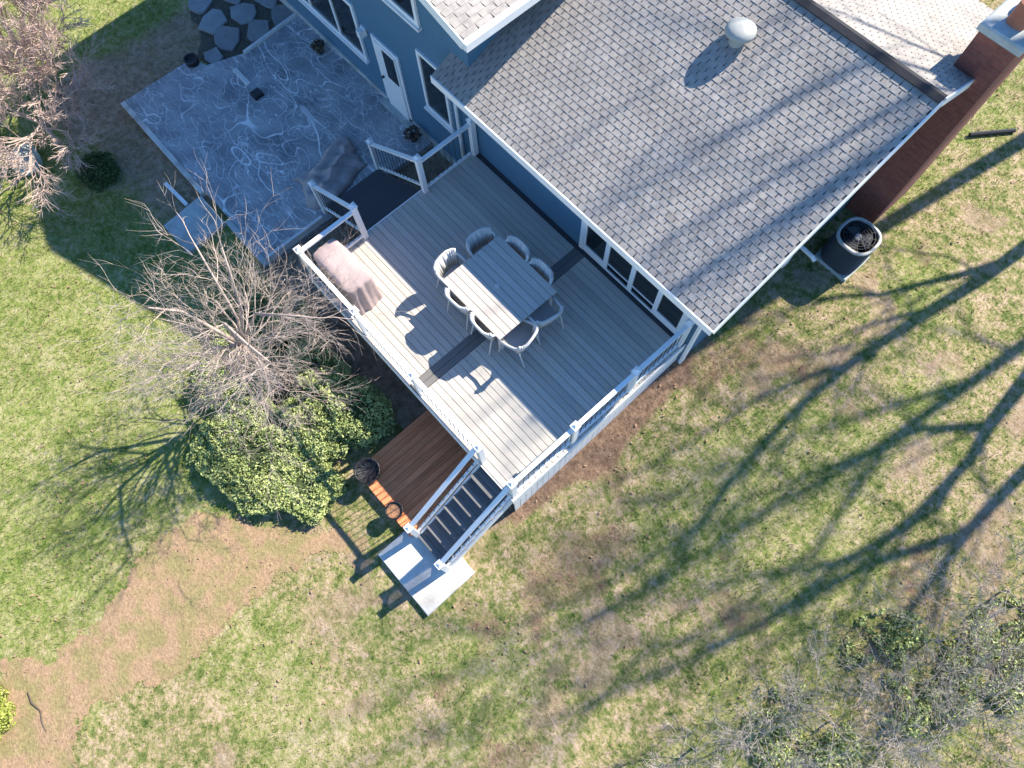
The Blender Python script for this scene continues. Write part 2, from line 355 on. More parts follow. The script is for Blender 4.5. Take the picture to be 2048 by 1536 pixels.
PATH = [(1.62, -9.26), (2.48, -8.85), (3.33, -8.33), (4.15, -7.3), (4.6, -6.95), (4.75, -7.3), (4.21, -7.97), (3.98, -8.8), (3.89, -9.46), (4.03, -10.27), (4.1, -11.13), (3.96, -11.94),
        (3.61, -12.72), (3.65, -13.18), (4.22, -13.62), (4.4, -16), (2.6, -17), (2.1, -15), (2.2, -14.0), (1.5, -13.9), (1.69, -13.5), (2.19, -12.99), (2.17, -12.2), (2.07, -11.34), (1.89, -10.52), (1.73, -9.82)]
DECKBED = [(6.1, -4.7), (6.42, -4.7), (6.5, -3.6), (6.75, -2.4), (6.7, -1.2), (6.55, -0.2), (6.3, 0.2), (6.1, 0.2)]
def fields(x, y):
    lush = np.clip(sstep(2.6, 0.2, x + 0.12 * (y + 8)) + 0.55 * sstep(0.5, 0.62, fbm(x, y, 0.6, 3)), 0, 1)
    d = np.zeros_like(x)
    side = sstep(-4.2, -4.9, y) * sstep(-7.4, -5.6, y) * sstep(-3.0, -4.5, x) * sstep(-10.5, -9, x) + sstep(-0.2, -2.2, y) * sstep(-7.4, -5, y) * sstep(-7.6, -8.2, x) * sstep(-10.4, -9.4, x)
    d = np.maximum(d, side * 0.62)
    d = np.maximum(d, 0.55 * sstep(0.54, 0.70, fbm(x, y, 1.3, 40)) * (1 - lush * 0.75))
    d = np.maximum(d, np.exp(-((x - 5.2) ** 2 + (y + 8.6) ** 2) / 0.9) * 0.5 + np.exp(-((x - 3.2) ** 2 / 4 + (y + 14.2) ** 2 / 1.5)) * 0.55)
    under = sstep(0.3, -0.1, np.maximum(np.maximum(-1.9 - x, x - 6.1), np.maximum(-5.0 - y, y - 0.2)))
    d = np.maximum(d, under)
    red = 0.72 * sstep(-0.2, 0.1, polydist(x, y, DECKBED)) + 0.5 * sstep(0.56, 0.76, fbm(x, y, 0.75, 77)) * sstep(4.5, 7, x)
    return lush, np.clip(d, 0, 1), np.clip(red, 0, 1)

def axis(lo, hi, st, far):
    a = np.arange(lo, hi + 1e-6, st); return np.concatenate([[-far, -far * 0.6, lo - 14, lo - 7, lo - 3, lo - 1], a, [hi + 1, hi + 3, hi + 7, hi + 14, far * 0.6, far]])
gx = axis(-15, 17, 0.1, 120); gy = axis(-16.5, 15, 0.1, 120)
XX, YY = np.meshgrid(gx, gy); nx, ny = len(gx), len(gy)
ZZ = gh(XX, YY); idx = np.arange(nx * ny).reshape(ny, nx)
F = np.stack([idx[:-1, :-1], idx[:-1, 1:], idx[1:, 1:], idx[1:, :-1]], -1).reshape(-1, 4)
lu, di, re_ = fields(XX.ravel(), YY.ravel())
me = np_mesh('lawn', np.stack([XX.ravel(), YY.ravel(), ZZ.ravel()], 1), F, {'lush': lu, 'dirt': di, 'red': re_})
me.shade_smooth()
tag(link('lawn', me, 'ground', (0, 0, 0)), 'patchy green and straw coloured lawn around the house', kind='structure')

# dirt path as its own sheet
cs = 0.03; px = np.arange(1.0, 5.2, cs); py = np.arange(-17, -6.7, cs); PX, PY = np.meshgrid(px, py)
edge = polydist(PX, PY, PATH) + (fbm(PX, PY, 2.2, 8) - 0.5) * 0.5 + (fbm(PX, PY, 11, 8) - 0.5) * 0.22
keep = edge[:-1, :-1] > 0
vi = np.arange(PX.size).reshape(PX.shape); pf = np.stack([vi[:-1, :-1], vi[:-1, 1:], vi[1:, 1:], vi[1:, :-1]], -1)[keep]
us = np.unique(pf); rm = np.full(PX.size, -1); rm[us] = np.arange(len(us))
pv = np.stack([PX.ravel()[us], PY.ravel()[us], gh(PX.ravel()[us], PY.ravel()[us]) + 0.006 + 0.012 * fbm(PX.ravel()[us], PY.ravel()[us], 3)], 1)
pm = np_mesh('path', pv, rm[pf]); pm.shade_smooth()
tag(link('path', pm, 'path', (0, 0, 0)), 'worn tan dirt path crossing the lawn from the steps', kind='structure')

# grass blades: one mass
def scatter_blades(n, x0, x1, y0, y1, seed):
    r = np.random.default_rng(seed); x = r.uniform(x0, x1, n); y = r.uniform(y0, y1, n)
    l, d, re = fields(x, y); p = polydist(x, y, PATH)
    clump = fbm(x, y, 1.3, 51)
    keep = (d + (fbm(x, y, 3.5, 5) - .5) * .5 < r.uniform(0.25, 0.75, n)) & (re < r.uniform(0.2, 0.9, n)) & (p < r.exponential(0.11, n) - .02) & (clump > r.uniform(0.1, 0.55, n))
    keep &= ~((x > -8.3) & (x < 0) & (y > -5.0) & (y < 11)) & ~((x > -0.05) & (x < 6.3) & (y > -4.55) & (y < 9)) & ~((x > 4.9) & (x < 6.6) & (y > -7.2) & (y < -4)) & ~((x > 3.2) & (x < 5.2) & (y > -6.6) & (y < -4)) & ~((x > -4.5) & (x < -3.2) & (y > -6.25) & (y < -4.9)) & ~((x > -9.3) & (x < 0.3) & (y > -0.1) & (y < 11))
    x, y, l = x[keep], y[keep], l[keep]; n = len(x); z = gh(x, y)
    h = r.uniform(0.035, 0.085, n) * (0.7 + 0.6 * l); a = r.uniform(0, 2 * np.pi, n); w = r.uniform(0.005, 0.011, n); lean = r.uniform(0.2, 1.2, n) * h; b = r.uniform(0, 2 * np.pi, n)
    V = np.empty((n, 3, 3)); V[:, 0] = np.stack([x - w * np.cos(a), y - w * np.sin(a), z - 0.004], 1); V[:, 1] = np.stack([x + w * np.cos(a), y + w * np.sin(a), z - 0.004], 1)
    V[:, 2] = np.stack([x + lean * np.cos(b), y + lean * np.sin(b), z + h], 1)
    tint = (r.random(n) < (0.42 - 0.25 * l)).astype(float)
    return V.reshape(-1, 3), np.repeat(l, 3), np.repeat(tint, 3)
V1, l1, t1 = scatter_blades(330000, -14.5, 16.5, -16, 14.5, 3)
gm = np_mesh('grass', V1, np.arange(len(V1)).reshape(-1, 3), {'lush': l1, 'tint': t1})
tag(link('grass', gm, 'blade', (0, 0, 0)), 'short winter grass blades growing all over the lawn', kind='stuff')

# fallen leaves: one mass
def quads(x, y, z, s, r, flat=0.5):
    n = len(x); a = r.normal(size=(n, 3)); a[:, 2] *= flat; a /= np.linalg.norm(a, axis=1)[:, None]
    b = r.normal(size=(n, 3)); b[:, 2] *= flat; b -= a * (a * b).sum(1)[:, None]; b /= np.linalg.norm(b, axis=1)[:, None]
    c = np.stack([x, y, z], 1); s = s[:, None]
    V = np.stack([c - a * s, c - b * s * .55, c + a * s, c + b * s * .55], 1).reshape(-1, 3)
    return V, np.arange(4 * n).reshape(-1, 4)
r = np.random.default_rng(17); n = 9000
lx = r.uniform(-14, 16.5, n); ly = r.uniform(-16, 13, n); dens = fbm(lx, ly, 0.7, 61)
k = (dens > r.uniform(0.35, 0.8, n)) & ~((lx > -8.3) & (lx < 6.7) & (ly > -7.3)) | ((lx > 6.3) & (lx < 7.1) & (ly > -4.5) & (ly < 0.4))
lx, ly = lx[k], ly[k]; V, Fq = quads(lx, ly, gh(lx, ly) + 0.03, r.uniform(0.02, 0.045, len(lx)), r, 0.25)
tag(link('fallen_leaves', np_mesh('fallen_leaves', V, Fq), 'deadleaf', (0, 0, 0)), 'brown dead leaves strewn over the lawn', kind='stuff')

# ------------------------------------------------------------------ paving
PZ = -1.36
poly = [(-8.05, -4.9), (-1.75, -4.9), (-1.75, 0.02), (-7.3, 0.02), (-7.2, -1.8), (-7.55, -2.75), (-8.0, -2.9)]
pat = MB().prism(poly, GZ - 0.1, PZ).build('patio', 'patio')
tag(pat, 'grey concrete patio streaked with pale curved scrub marks', kind='structure')
MB().bbox(-8.05, -4.42, -5.03, -4.903, GZ - 0.1, PZ + 0.015).build('edging', 'conc', pat)
MB().bbox(-3.38, -1.75, -5.03, -4.903, GZ - 0.1, PZ + 0.015).build('edging', 'padc', pat)
MB().prism([(-4.31, -6.16), (-3.28, -6.14), (-3.39, -5.035), (-4.4, -5.04)], GZ - 0.1, PZ - 0.03).build('concrete_pad', 'padc')
tag(bpy.data.objects['concrete_pad'], 'weathered pale square concrete pad beside the patio', kind='structure')
slab = MB().bbox(5.0, 6.55, -7.1, -5.9, GZ - 0.1, GZ + 0.1, 0.012).build('landing_slab', 'conc')
tag(slab, 'bright concrete slab at the foot of the steps', kind='structure')
# flagstones beyond the patio
fl = MB().prism([(-9.9, -1.4), (-9.75, -1.9), (-9.3, -2.15), (-8.9, -2.1), (-8.45, -2.4), (-8.1, -2.75), (-7.7, -2.65), (-7.25, -1.78), (-7.33, 0.0), (-8.6, 0.9), (-9.6, 0.7), (-10, -.3)], GZ - 0.1, GZ + 0.012).build('stone_path', 'soil')
tag(fl, 'flagstone paving laid in dark soil at the house corner', kind='structure')
r = random.Random(4)
for cx, cy, rad in ((-8.0, -1.85, .46), (-7.66, -1.08, .40), (-7.7, -0.3, .38), (-8.42, -1.05, .42), (-8.8, -1.75, .44), (-8.5, -0.25, .42), (-9.25, -0.85, .44), (-9.25, 0.05, .38), (-7.75, -2.4, .28), (-9.5, -1.7, .36), (-8.9, 0.5, .34), (-8.1, 0.35, .3)):
    pts = []; sq = r.uniform(0, 1.5)
    for t in range(7):
        a = 2 * math.pi * (t + r.uniform(-.38, .38)) / 7; q = rad * r.uniform(.72, 1.12) * (1 + .12 * math.cos(2 * a + sq)); pts.append((cx + q * math.cos(a), cy + q * math.sin(a)))
    z1 = GZ + r.uniform(.045, .075); mb = MB().prism(pts, GZ - 0.02, z1 - .012); i = len(mb.v)
    inner = [(cx + (p[0] - cx) * .94, cy + (p[1] - cy) * .94, z1) for p in pts]; mb.v += inner; mb.f.append(tuple(range(i, i + 7)))
    for t in range(7): mb.f.append((7 + t, 7 + (t + 1) % 7, i + (t + 1) % 7, i + t))
    mb.build('flagstone', 'stone', fl)

# ------------------------------------------------------------------ house
house = tag(empty('house', (0, 3, GZ)), 'blue grey two storey house with a shingled single storey wing', 'house')
WX0, WX1 = 0.1, 6.25; EAVE_Y, EAVE_Z, SL = -0.52, 2.19, 0.415; RIDGE_Y = 3.82; RIDGE_Z = EAVE_Z + SL * (RIDGE_Y - EAVE_Y); BACK_Y = 2 * RIDGE_Y - EAVE_Y
def siding(mb, x0f, x1f, z0, z1, y, lap=0.15):
    z = z0
    while z < z1 - 1e-6:
        zt = min(z + lap, z1); xa, xb, xc, xd = x0f(z), x1f(z), x1f(zt), x0f(zt)
        if xb - xa > 0.02:
            i = len(mb.v); mb.v += [(xa, y - 0.016, z), (xb, y - 0.016, z), (xc, y - 0.003, zt), (xd, y - 0.003, zt), (xa, y, z), (xb, y, z)]
            mb.f += [(i, i + 1, i + 2, i + 3), (i + 4, i + 5, i + 1, i)]
        z = zt
def siding_x(mb, y0, y1, zt_f, z0, x, lap=0.15):   # gable end facing +x; zt_f(y) = top
    z = z0
    while z < 4.05:
        zt = z + lap; ys = [y for y in np.linspace(y0, y1, 121) if zt_f(y) >= zt]
        if ys:
            ya, yb = ys[0], ys[-1]; i = len(mb.v); mb.v += [(x + 0.016, ya, z), (x + 0.016, yb, z), (x + 0.003, yb, zt), (x + 0.003, ya, zt), (x, ya, z), (x, yb, z)]
            mb.f += [(i, i + 1, i + 2, i + 3), (i + 4, i + 5, i + 1, i)]
        z = zt
# wing body
rz = lambda y: RIDGE_Z - SL * abs(y - RIDGE_Y) - 0.16
b = MB(); b.box(WX0, WX1, 0, 7.64, GZ - 0.3, 2.1)
b.poly([(WX1, 0, 2.1), (WX1, 7.64, 2.1), (WX1, RIDGE_Y, rz(RIDGE_Y))]); wing = b.build('wall', 'siding', house); wing['label'] = 'single storey wing wall in blue grey lap siding'
b = MB(); siding(b, lambda z: WX0, lambda z: WX1, -1.25, 2.1, 0); siding_x(b, 0, 7.64, rz, -1.25, WX1); b.build('lap_siding', 'siding', wing)
MB().box(WX1 + 0.005, WX1 + 0.06, -0.02, 0.1, GZ - 0.1, 2.05).build('corner_board', 'white', wing)
MB().tube([(-0.42, -0.09, 1.95), (-0.42, -0.09, -1.2), (-0.42, -0.32, -1.33)], 0.04, 6).build('downspout', 'white', wing)
# main body with gable facing the garden
MX0, MX1, PKX, PKZ, MEZ = -9.2, 0.1, -4.55, 5.2, 3.94
b = MB(); b.box(MX0, MX1, 0.0, 11, GZ - 0.3, MEZ - 0.1); b.v += [(MX0, 0, MEZ - 0.1), (MX1, 0, MEZ - 0.1), (PKX, 0, PKZ - 0.1)]; n = len(b.v); b.f.append((n - 3, n - 2, n - 1))
main = b.build('wall', 'siding', house); main['label'] = 'tall blue grey gable wall above the patio'
b = MB(); siding(b, lambda z: MX0 if z < MEZ - .15 else PKX - (PKZ - 0.1 - z) / 0.27, lambda z: MX1 if z < MEZ - .15 else PKX + (PKZ - 0.1 - z) / 0.27, -1.25, 5.05, 0)
b.build('lap_siding', 'siding', main)
MB().box(MX0, WX1, -0.05, 0.0, GZ - 0.3, -1.22).build('foundation', 'padc', main)
# shingles
CR, SR = 1 / math.hypot(1, SL), SL / math.hypot(1, SL)
def shingle_tab(w, ln):   # tab lying in local frame: x along eave, y up-slope, z normal
    t0, t1 = 0.011, 0.002; g = 0.014
    return [(g - w / 2, 0, 0), (w / 2 - g, 0, 0), (w / 2, ln, 0), (-w / 2, ln, 0), (g - w / 2, 0, t0), (w / 2 - g, 0, t0), (w / 2, ln, t1), (-w / 2, ln, t1)]
TW, EXPO = 0.17, 0.118
def slope_pts(p, s, org, dirx, diry, nrm):
    return [tuple(org + dirx * (s[0] + q[0]) + diry * (s[1] + q[1]) + nrm * (q[2] + 0.004)) for q in p]
def roof_slope(name, corners, parent):   # slab: corners of the top surface, ccw from above
    lo = [(c[0], c[1], c[2] - 0.15) for c in corners]; return MB().hexa(lo + corners).build(name, 'underlay', parent)
RX0, RX1 = -0.42, 6.66
near = roof_slope('roof', [(RX0, EAVE_Y, EAVE_Z), (RX1, EAVE_Y, EAVE_Z), (RX1, RIDGE_Y, RIDGE_Z), (RX0, RIDGE_Y, RIDGE_Z)], house); near['label'] = 'garden side slope of the wing roof in grey shingles'
far = roof_slope('roof', [(RX0, RIDGE_Y + .002, RIDGE_Z), (RX1, RIDGE_Y + .002, RIDGE_Z), (RX1, BACK_Y, EAVE_Z), (RX0, BACK_Y, EAVE_Z)], house); far['label'] = 'far sunlit slope of the wing roof'
def shingles(parent, org, dirx, diry, nrm, W, Ln, singles, tw=TW):
    spots = []; row = 0; y = 0.0; rr = random.Random(int(W * 100))
    while y < Ln - 0.05:
        x = -(tw / 2 if row % 2 else 0.0) - tw * 0.0
        while x < W - 0.02:
            xc = x + tw / 2; spots.append((xc, y, row)); x += tw
        y += EXPO; row += 1
    full = [(x, y) for x, y, rw in spots if x - tw / 2 > -0.01 and x + tw / 2 < W + 0.01]; part = [(x, y) for x, y, rw in spots if not (x - tw / 2 > -0.01 and x + tw / 2 < W + 0.01)]
    tab = shingle_tab(tw, EXPO + 0.03)
    def wpos(s): return org + dirx * s[0] + diry * s[1]
    full.sort(key=lambda s: (wpos(s) - CAM).length); one = full[:singles]; rest = full[singles:]
    if one:
        p = slope_pts(tab, one[0], org, dirx, diry, nrm); mb = MB().hexa(p); c0 = wpos(one[0]); first = mb.build('shingle', 'shingle', parent, origin=tuple(c0))
        for s in one[1:]:
            j = inst(first, tuple(wpos(s) + nrm * rr.uniform(0, .003)), parent)
    mb = MB()
    for s in rest:
        mb.hexa(slope_pts([(q[0], q[1], q[2] + rr.uniform(0, .003)) for q in tab], s, org, dirx, diry, nrm))
    for s in part:
        a, c = max(0, s[0] - tw / 2), min(W, s[0] + tw / 2)
        if c - a > 0.03:
            t2 = [(q[0] * (c - a) / tw, q[1], q[2]) for q in tab]; mb.hexa(slope_pts(t2, ((a + c) / 2, s[1]), org, dirx, diry, nrm))
    o = mb.build('shingle_field', 'shingle', parent); o['kind'] = 'stuff'
SLL = math.hypot(RIDGE_Y - EAVE_Y, RIDGE_Z - EAVE_Z)
shingles(near, Vector((RX0, EAVE_Y, EAVE_Z)), Vector((1, 0, 0)), Vector((0, CR, SR)), Vector((0, -SR, CR)), RX1 - RX0, SLL - 0.06, 300)
shingles(far, Vector((RX1, BACK_Y, EAVE_Z)), Vector((-1, 0, 0)), Vector((0, -CR, SR)), Vector((0, SR, CR)), RX1 - RX0, SLL - 0.06, 0)
b = MB()
for sg in (-1, 1):
    p0 = Vector((RX0, RIDGE_Y, RIDGE_Z + 0.05)); d = Vector((0, sg * CR, -SR)); nn = Vector((0, sg * SR, CR)); q = p0 + d * 0.11
    b.hexa([q - nn * .03, q - nn * .03 + Vector((RX1 - RX0, 0, 0)), p0 - nn * .03 + Vector((RX1 - RX0, 0, 0)), p0 - nn * .03, q, q + Vector((RX1 - RX0, 0, 0)), p0 + Vector((RX1 - RX0, 0, 0)), p0])
b.box(RX0 + .02, RX1 - .02, RIDGE_Y - .06, RIDGE_Y + .06, RIDGE_Z - .05, RIDGE_Z + .02)
b.build('ridge_vent', 'ridge', near)  # cap coloured dark to stand in for shadow along the ridge
MB().box(RX0, RX1, EAVE_Y - 0.035, EAVE_Y - 0.002, EAVE_Z - 0.16, EAVE_Z + 0.012).build('fascia', 'white', near)
MB().beam((RX1 + 0.016, EAVE_Y, EAVE_Z - .07), (RX1 + 0.016, RIDGE_Y, RIDGE_Z - .07), .03, .17).build('rake_board', 'white', near)
MB().beam((RX1 + 0.016, BACK_Y, EAVE_Z - .07), (RX1 + 0.016, RIDGE_Y + .005, RIDGE_Z - .07), .03, .17).build('rake_board', 'white', far)
# mushroom vent on roof
vx, vy = 3.62, 2.86; vz = EAVE_Z + SL * (vy - EAVE_Y)
vb = MB().lathe([(.14, -.08), (.14, .2), (.13, .2)], (vx, vy, vz), 20).build('roof_vent', 'ventm', near, True)
MB().lathe([(.0, .3), (.1, .295), (.19, .27), (.245, .225), (.255, .17), (.24, .165), (.10, .19)], (vx, vy, vz), 28).build('vent_dome', 'ventm', vb, True)
# main roof
def mroof(sign):
    x_e = PKX + sign * 5.25; ze = PKZ - 0.27 * 5.25
    c = [(PKX, -0.5, PKZ), (x_e, -0.5, ze), (x_e, 11.4, ze), (PKX, 11.4, PKZ)]
    if sign > 0: c = [(PKX, -0.5, PKZ), (x_e, -0.5, ze), (x_e, 11.4, ze), (PKX, 11.4, PKZ)]
    else: c = [(x_e, -0.5, ze), (PKX - .002, -0.5, PKZ), (PKX - .002, 11.4, PKZ), (x_e, 11.4, ze)]
    return roof_slope('roof', c, house), x_e, ze
mr1, xe, ze = mroof(1); mr2, xe2, ze2 = mroof(-1)
mr1['label'] = 'overhanging roof slope of the tall gable'; mr2['label'] = 'outer roof slope of the tall gable'
c38, s38 = 1 / math.hypot(1, .27), .27 / math.hypot(1, .27)
shingles(mr1, Vector((xe, 11.4, ze)), Vector((0, -1, 0)), Vector((-c38, 0, s38)), Vector((s38, 0, c38)), 11.9, 5.25 / c38 - .03, 0, 0.33)
shingles(mr2, Vector((xe2, -0.5, ze2)), Vector((0, 1, 0)), Vector((c38, 0, s38)), Vector((-s38, 0, c38)), 11.9, 5.25 / c38 - .03, 0, 0.33)
MB().beam((xe, -0.518, ze - .07), (PKX, -0.518, PKZ - .07), .03, .2).build('rake_board', 'white', mr1)
MB().beam((xe2, -0.518, ze2 - .07), (PKX - .01, -0.518, PKZ - .07), .03, .2).build('rake_board', 'white', mr2)
MB().box(xe + .002, xe + .12, -0.53, 11.4, ze - .14, ze + .015).build('gutter', 'white', mr1)
# windows and doors on the garden wall
def window(x0, x1, z0, z1, mull=(), parent=main, fw=0.09, bottom=None):
    f = MB(); y0, y1 = -0.06, 0.0; bt = bottom or fw
    f.box(x0, x1, y0, y1, z0, z0 + bt); f.box(x0, x1, y0, y1, z1 - fw, z1); f.box(x0, x0 + fw, y0 - .002, y1, z0 + bt, z1 - fw); f.box(x1 - fw, x1, y0 - .002, y1, z0 + bt, z1 - fw)
    w = f.build('window', 'white', parent)
    xs = [x0 + fw] + list(mull) + [x1 - fw]
    for m_ in mull: MB().box(m_ - .04, m_ + .04, y0 + .002, y1, z0 + bt, z1 - fw).build('mullion', 'white', w)
    for a, c in zip(xs[:-1], xs[1:]): MB().box(a + (.04 if a in mull else 0), c - (.04 if c in mull else 0), -0.028, -0.02, z0 + bt, z1 - fw).build('pane', 'glass', w)
    MB().box(x0 - .04, x1 + .04, -0.11, -0.0, z0 - .055, z0 - .002).build('sill', 'white', w)
    return w
window(-6.9, -3.92, -0.42, 1.15, (-6.15, -4.95), main)
window(-3.2, -1.32, 2.35, 3.6, (-2.26,), main)
window(-1.62, -0.72, -0.02, 1.62, (), main, 0.08)
# patio door unit: side lights with solid panels and two glazed doors
unit = MB().box(3.26, 6.06, -0.055, 0.0, 1.92, 2.02)
unit.box(3.26, 3.36, -0.06, 0.0, 0.03, 1.92); unit.box(5.96, 6.06, -0.06, 0.0, 0.03, 1.92)
pdo = unit.build('patio_door', 'white', wing)
for a, c, bot in ((3.36, 3.98, .22), (3.98, 4.66, .06), (4.66, 5.34, .06), (5.34, 5.96, .22)):
    f = MB().box(a + .002, c - .002, -0.05, 0.0, 0.035, 0.035 + bot); f.box(a + .002, a + .052, -0.052, 0, .035 + bot, 1.92); f.box(c - .052, c - .002, -0.052, 0, .035 + bot, 1.92)
    f.box(a + .052, c - .052, -0.05, 0.0, 1.87, 1.918); o = f.build('panel', 'white', pdo)
    MB().box(a + .052, c - .052, -.028, -.02, .035 + bot, 1.87).build('pane', 'glass', pdo)
    if bot < .1: MB().box(a + .052, c - .052, -.045, -.03, .30, .335).build('rail_bar', 'white', pdo)
# back door
d = MB().box(-3.42, -2.46, -0.05, 0.0, -1.34, .74).build('door', 'white', main); d['label'] = 'white back door onto the patio'
MB().box(-3.32, -2.56, -.075, -.052, -1.3, .66).build('door_leaf', 'white', d)
MB().box(-3.02, -2.62, -.09, -.077, -.2, .58).build('door_pane', 'glass', d)
MB().tube([(-3.24, -.08, -.36), (-3.24, -.14, -.36)], .03, 8).build('door_handle', 'darkmetal', d)
MB().box(-3.5, -2.4, -.22, 0, -1.36, -1.30).build('threshold', 'padc', d)
lamp = MB().box(-3.78, -3.62, -.06, -.018, .52, .72); lamp.box(-3.76, -3.64, -.2, -.06, .5, .7); lamp.build('wall_lamp', 'white', main)
# chimney
CX0, CX1, CY0, CY1, CZ = 6.28, 6.93, 5.02, 6.25, 4.22
ch = MB().box(CX0, CX1, CY0, CY1, -0.9, CZ).build('chimney', 'brick', house); ch['label'] = 'tall red brick chimney at the gable end'
MB().bbox(CX0 - .05, CX1 + .05, CY0 - .05, CY1 + .05, CZ, CZ + .13, .03).build('crown', 'padc', ch)
for yy in (5.35, 5.9): MB().lathe([(.15, .0), (.15, .36), (.11, .36), (.11, .1)], (6.6, yy, CZ + .12), 16, 4.0).build('flue', 'clay', ch)
MB().box(6.30, 6.56, CY0 - .13, CY0 - .002, 3.12, 3.45).build('vent_box', 'black', ch)

# ------------------------------------------------------------------ deck
DY = -4.52; DX0, DX1 = 0.0, 6.2
deck = tag(empty('deck', (3.1, -2.3, GZ)), 'raised pale grey plank deck with white railings behind the house', 'deck')
BT = 0.028
nb = 31; pitch = (abs(DY) - 0.13) / nb
halves = []
for x0, x1 in ((DX0, 3.215), (3.505, DX1)):
    halves.append(MB().bbox(x0, x1, -0.13 - pitch + .007, -0.13, -BT, 0, .006).build('floor_board', 'deck', deck))
for hh in halves:
    c0 = WO[hh.as_pointer()]
    for i in range(1, nb): inst(hh, (c0[0], c0[1] - i * pitch, c0[2] + rng.uniform(-.002, .001)), deck)
for k in range(2): MB().bbox(3.222 + k * .14, 3.356 + k * .14, DY + .02, -0.13, -BT, .002, .006).build('divider_board', 'strip', deck)
MB().box(DX0, DX1, -0.125, -0.018, -BT - .01, -.012).build('wall_gap_board', 'treadd', deck)
b = MB()
for k in range(16): b.box(DX0 + .1 + k * .4, DX0 + .14 + k * .4, DY + .05, -.02, -.24, -BT - .003)
b.build('joists', 'under', deck)
f1 = MB().box(DX0 - .025, DX1 + .025, DY - .025, DY - .002, -.30, -.004).build('fascia', 'white', deck)
MB().box(DX1 + .002, DX1 + .025, DY, -.02, -.30, -.004).build('fascia', 'white', deck)
MB().box(DX0 - .025, DX0 - .002, DY, -.02, -.30, -.004).build('fascia', 'white', deck)
sk = MB()
for k in range(30): sk.box(DX1 - .03, DX1 - .012, DY + .02 + k * .15, DY + .155 + k * .15, GZ - .05, -.302)
sk.build('skirting', 'white', deck)
for x in (.08, 2.1, 4.15): MB().box(x - .07, x + .07, DY + .07, DY + .21, GZ - .1, -.24).build('support_post', 'under', deck)
for x in (.08, 2.1, 4.15): MB().box(x - .07, x + .07, -2.4, -2.26, GZ - .1, -.24).build('support_post', 'under', deck)
RH = 0.96
def post(p, h, parent, w=.105, zb=0.0):
    x, y = p; b = MB().box(x - w / 2, x + w / 2, y - w / 2, y + w / 2, zb, zb + h)
    o = b.build('post', 'white', parent); c = MB().box(x - w / 2 - .02, x + w / 2 + .02, y - w / 2 - .02, y + w / 2 + .02, zb + h, zb + h + .022)
    i = len(c.v); q = w / 2 + .005; z = zb + h + .022
    c.v += [(x - q, y - q, z), (x + q, y - q, z), (x + q, y + q, z), (x - q, y + q, z), (x, y, z + .05)]
    c.f += [(i, i + 1, i + 4), (i + 1, i + 2, i + 4), (i + 2, i + 3, i + 4), (i + 3, i, i + 4)]
    c.build('post_cap', 'white', parent); return o
BAL = {}
def railing(a, c, posts=(), ends=(True, True), za=0.0, zc=0.0, name='railing', step=.125):
    a = Vector((*a, za)); c = Vector((*c, zc)); L_ = (c - a); H = math.hypot(L_.x, L_.y)
    top = MB().beam(a + Vector((0, 0, RH)), c + Vector((0, 0, RH)), .085, .045).build(name, 'white', deck)
    MB().beam(a + Vector((0, 0, .10)), c + Vector((0, 0, .10)), .05, .05).build('bottom_rail', 'white', top)
    n_ = max(2, int(H / step))
    for i in range(1, n_):
        p = a + L_ * (i / n_)
        if 'b' not in BAL: BAL['b'] = MB().tube([p + Vector((0, 0, .12)), p + Vector((0, 0, RH - .02))], .008, 6).build('baluster', 'darkmetal', top); 
        else: inst(BAL['b'], (p.x, p.y, p.z + .12), top)
    return top
# layout of the posts and rails
LY = DY + .07
tops = []
t = railing((.07, LY), (5.28, LY)); tops.append(t)
for x in (.07, 1.81, 3.5, 5.28): post((x, LY), 1.04, t)
t = railing((6.13, LY), (6.13, -.1))
for y in (LY, -2.98, -1.5, -.12): post((6.13, y), 1.04, t)
t = railing((.07, LY), (.07, -3.12)); post((.07, -3.12), 1.1, t)
t = railing((.07, -1.5), (.07, -.08)); post((.07, -1.5), 1.1, t); post((.07, -.1), 1.04, t, .12)
# steps to the patio (towards -x)
def steps(name, n, run, z0, z1, fixed, lo, hi, axis, sign, treadmat, boards, label):
    rise = (z0 - z1) / n; st = None
    mb = MB()
    for w in (lo - .03, hi - .01):
        mb = MB()
        a = [fixed, 0, z0 - .05]; q = fixed + sign * run * (n - 1)
        def P(u, v, z): return (u, v, z) if axis == 'x' else (v, u, z)
        mb.hexa([P(fixed, w, z0 - .34), P(q, w, z1 - .02), P(q, w + .04, z1 - .02), P(fixed, w + .04, z0 - .34), P(fixed, w, z0 - .04), P(q, w, z1 + rise - .05), P(q, w + .04, z1 + rise - .05), P(fixed, w + .04, z0 - .04)])
        o = mb.build('stairs' if st is None else 'stringer', 'white' if treadmat == 'tread' else 'treadd', deck if st is None else st)
        if st is None: st = o; st['label'] = label
    for i in range(1, n):
        z = z0 - i * rise; u0 = fixed + sign * run * (i - 1); 
        for k in range(boards):
            ua = u0 + sign * (run + .02) * k / boards + sign * .004; ub = u0 + sign * (run + .02) * (k + 1) / boards - sign * .004
            x0, x1 = sorted((ua, ub))
            (MB().bbox(x0, x1, lo, hi, z - .03, z, .006) if axis == 'x' else MB().bbox(lo, hi, x0, x1, z - .03, z, .006)).build('tread', treadmat, st)
    for i in range(n):
        z = z0 - i * rise; u = fixed + sign * run * i
        x0, x1 = sorted((u - sign * .012, u + sign * .002))
        (MB().box(x0, x1, lo + .01, hi - .01, z - rise, z - .032) if axis == 'x' else MB().box(lo + .01, hi - .01, x0, x1, z - rise, z - .032)).build('riser', treadmat, st)
    return st
s1 = steps('x', 8, .27, 0.0, PZ, DX0 - .027, -3.06, -1.56, 'x', -1, 'treadd', 1, 'dark steps from the deck down to the patio')
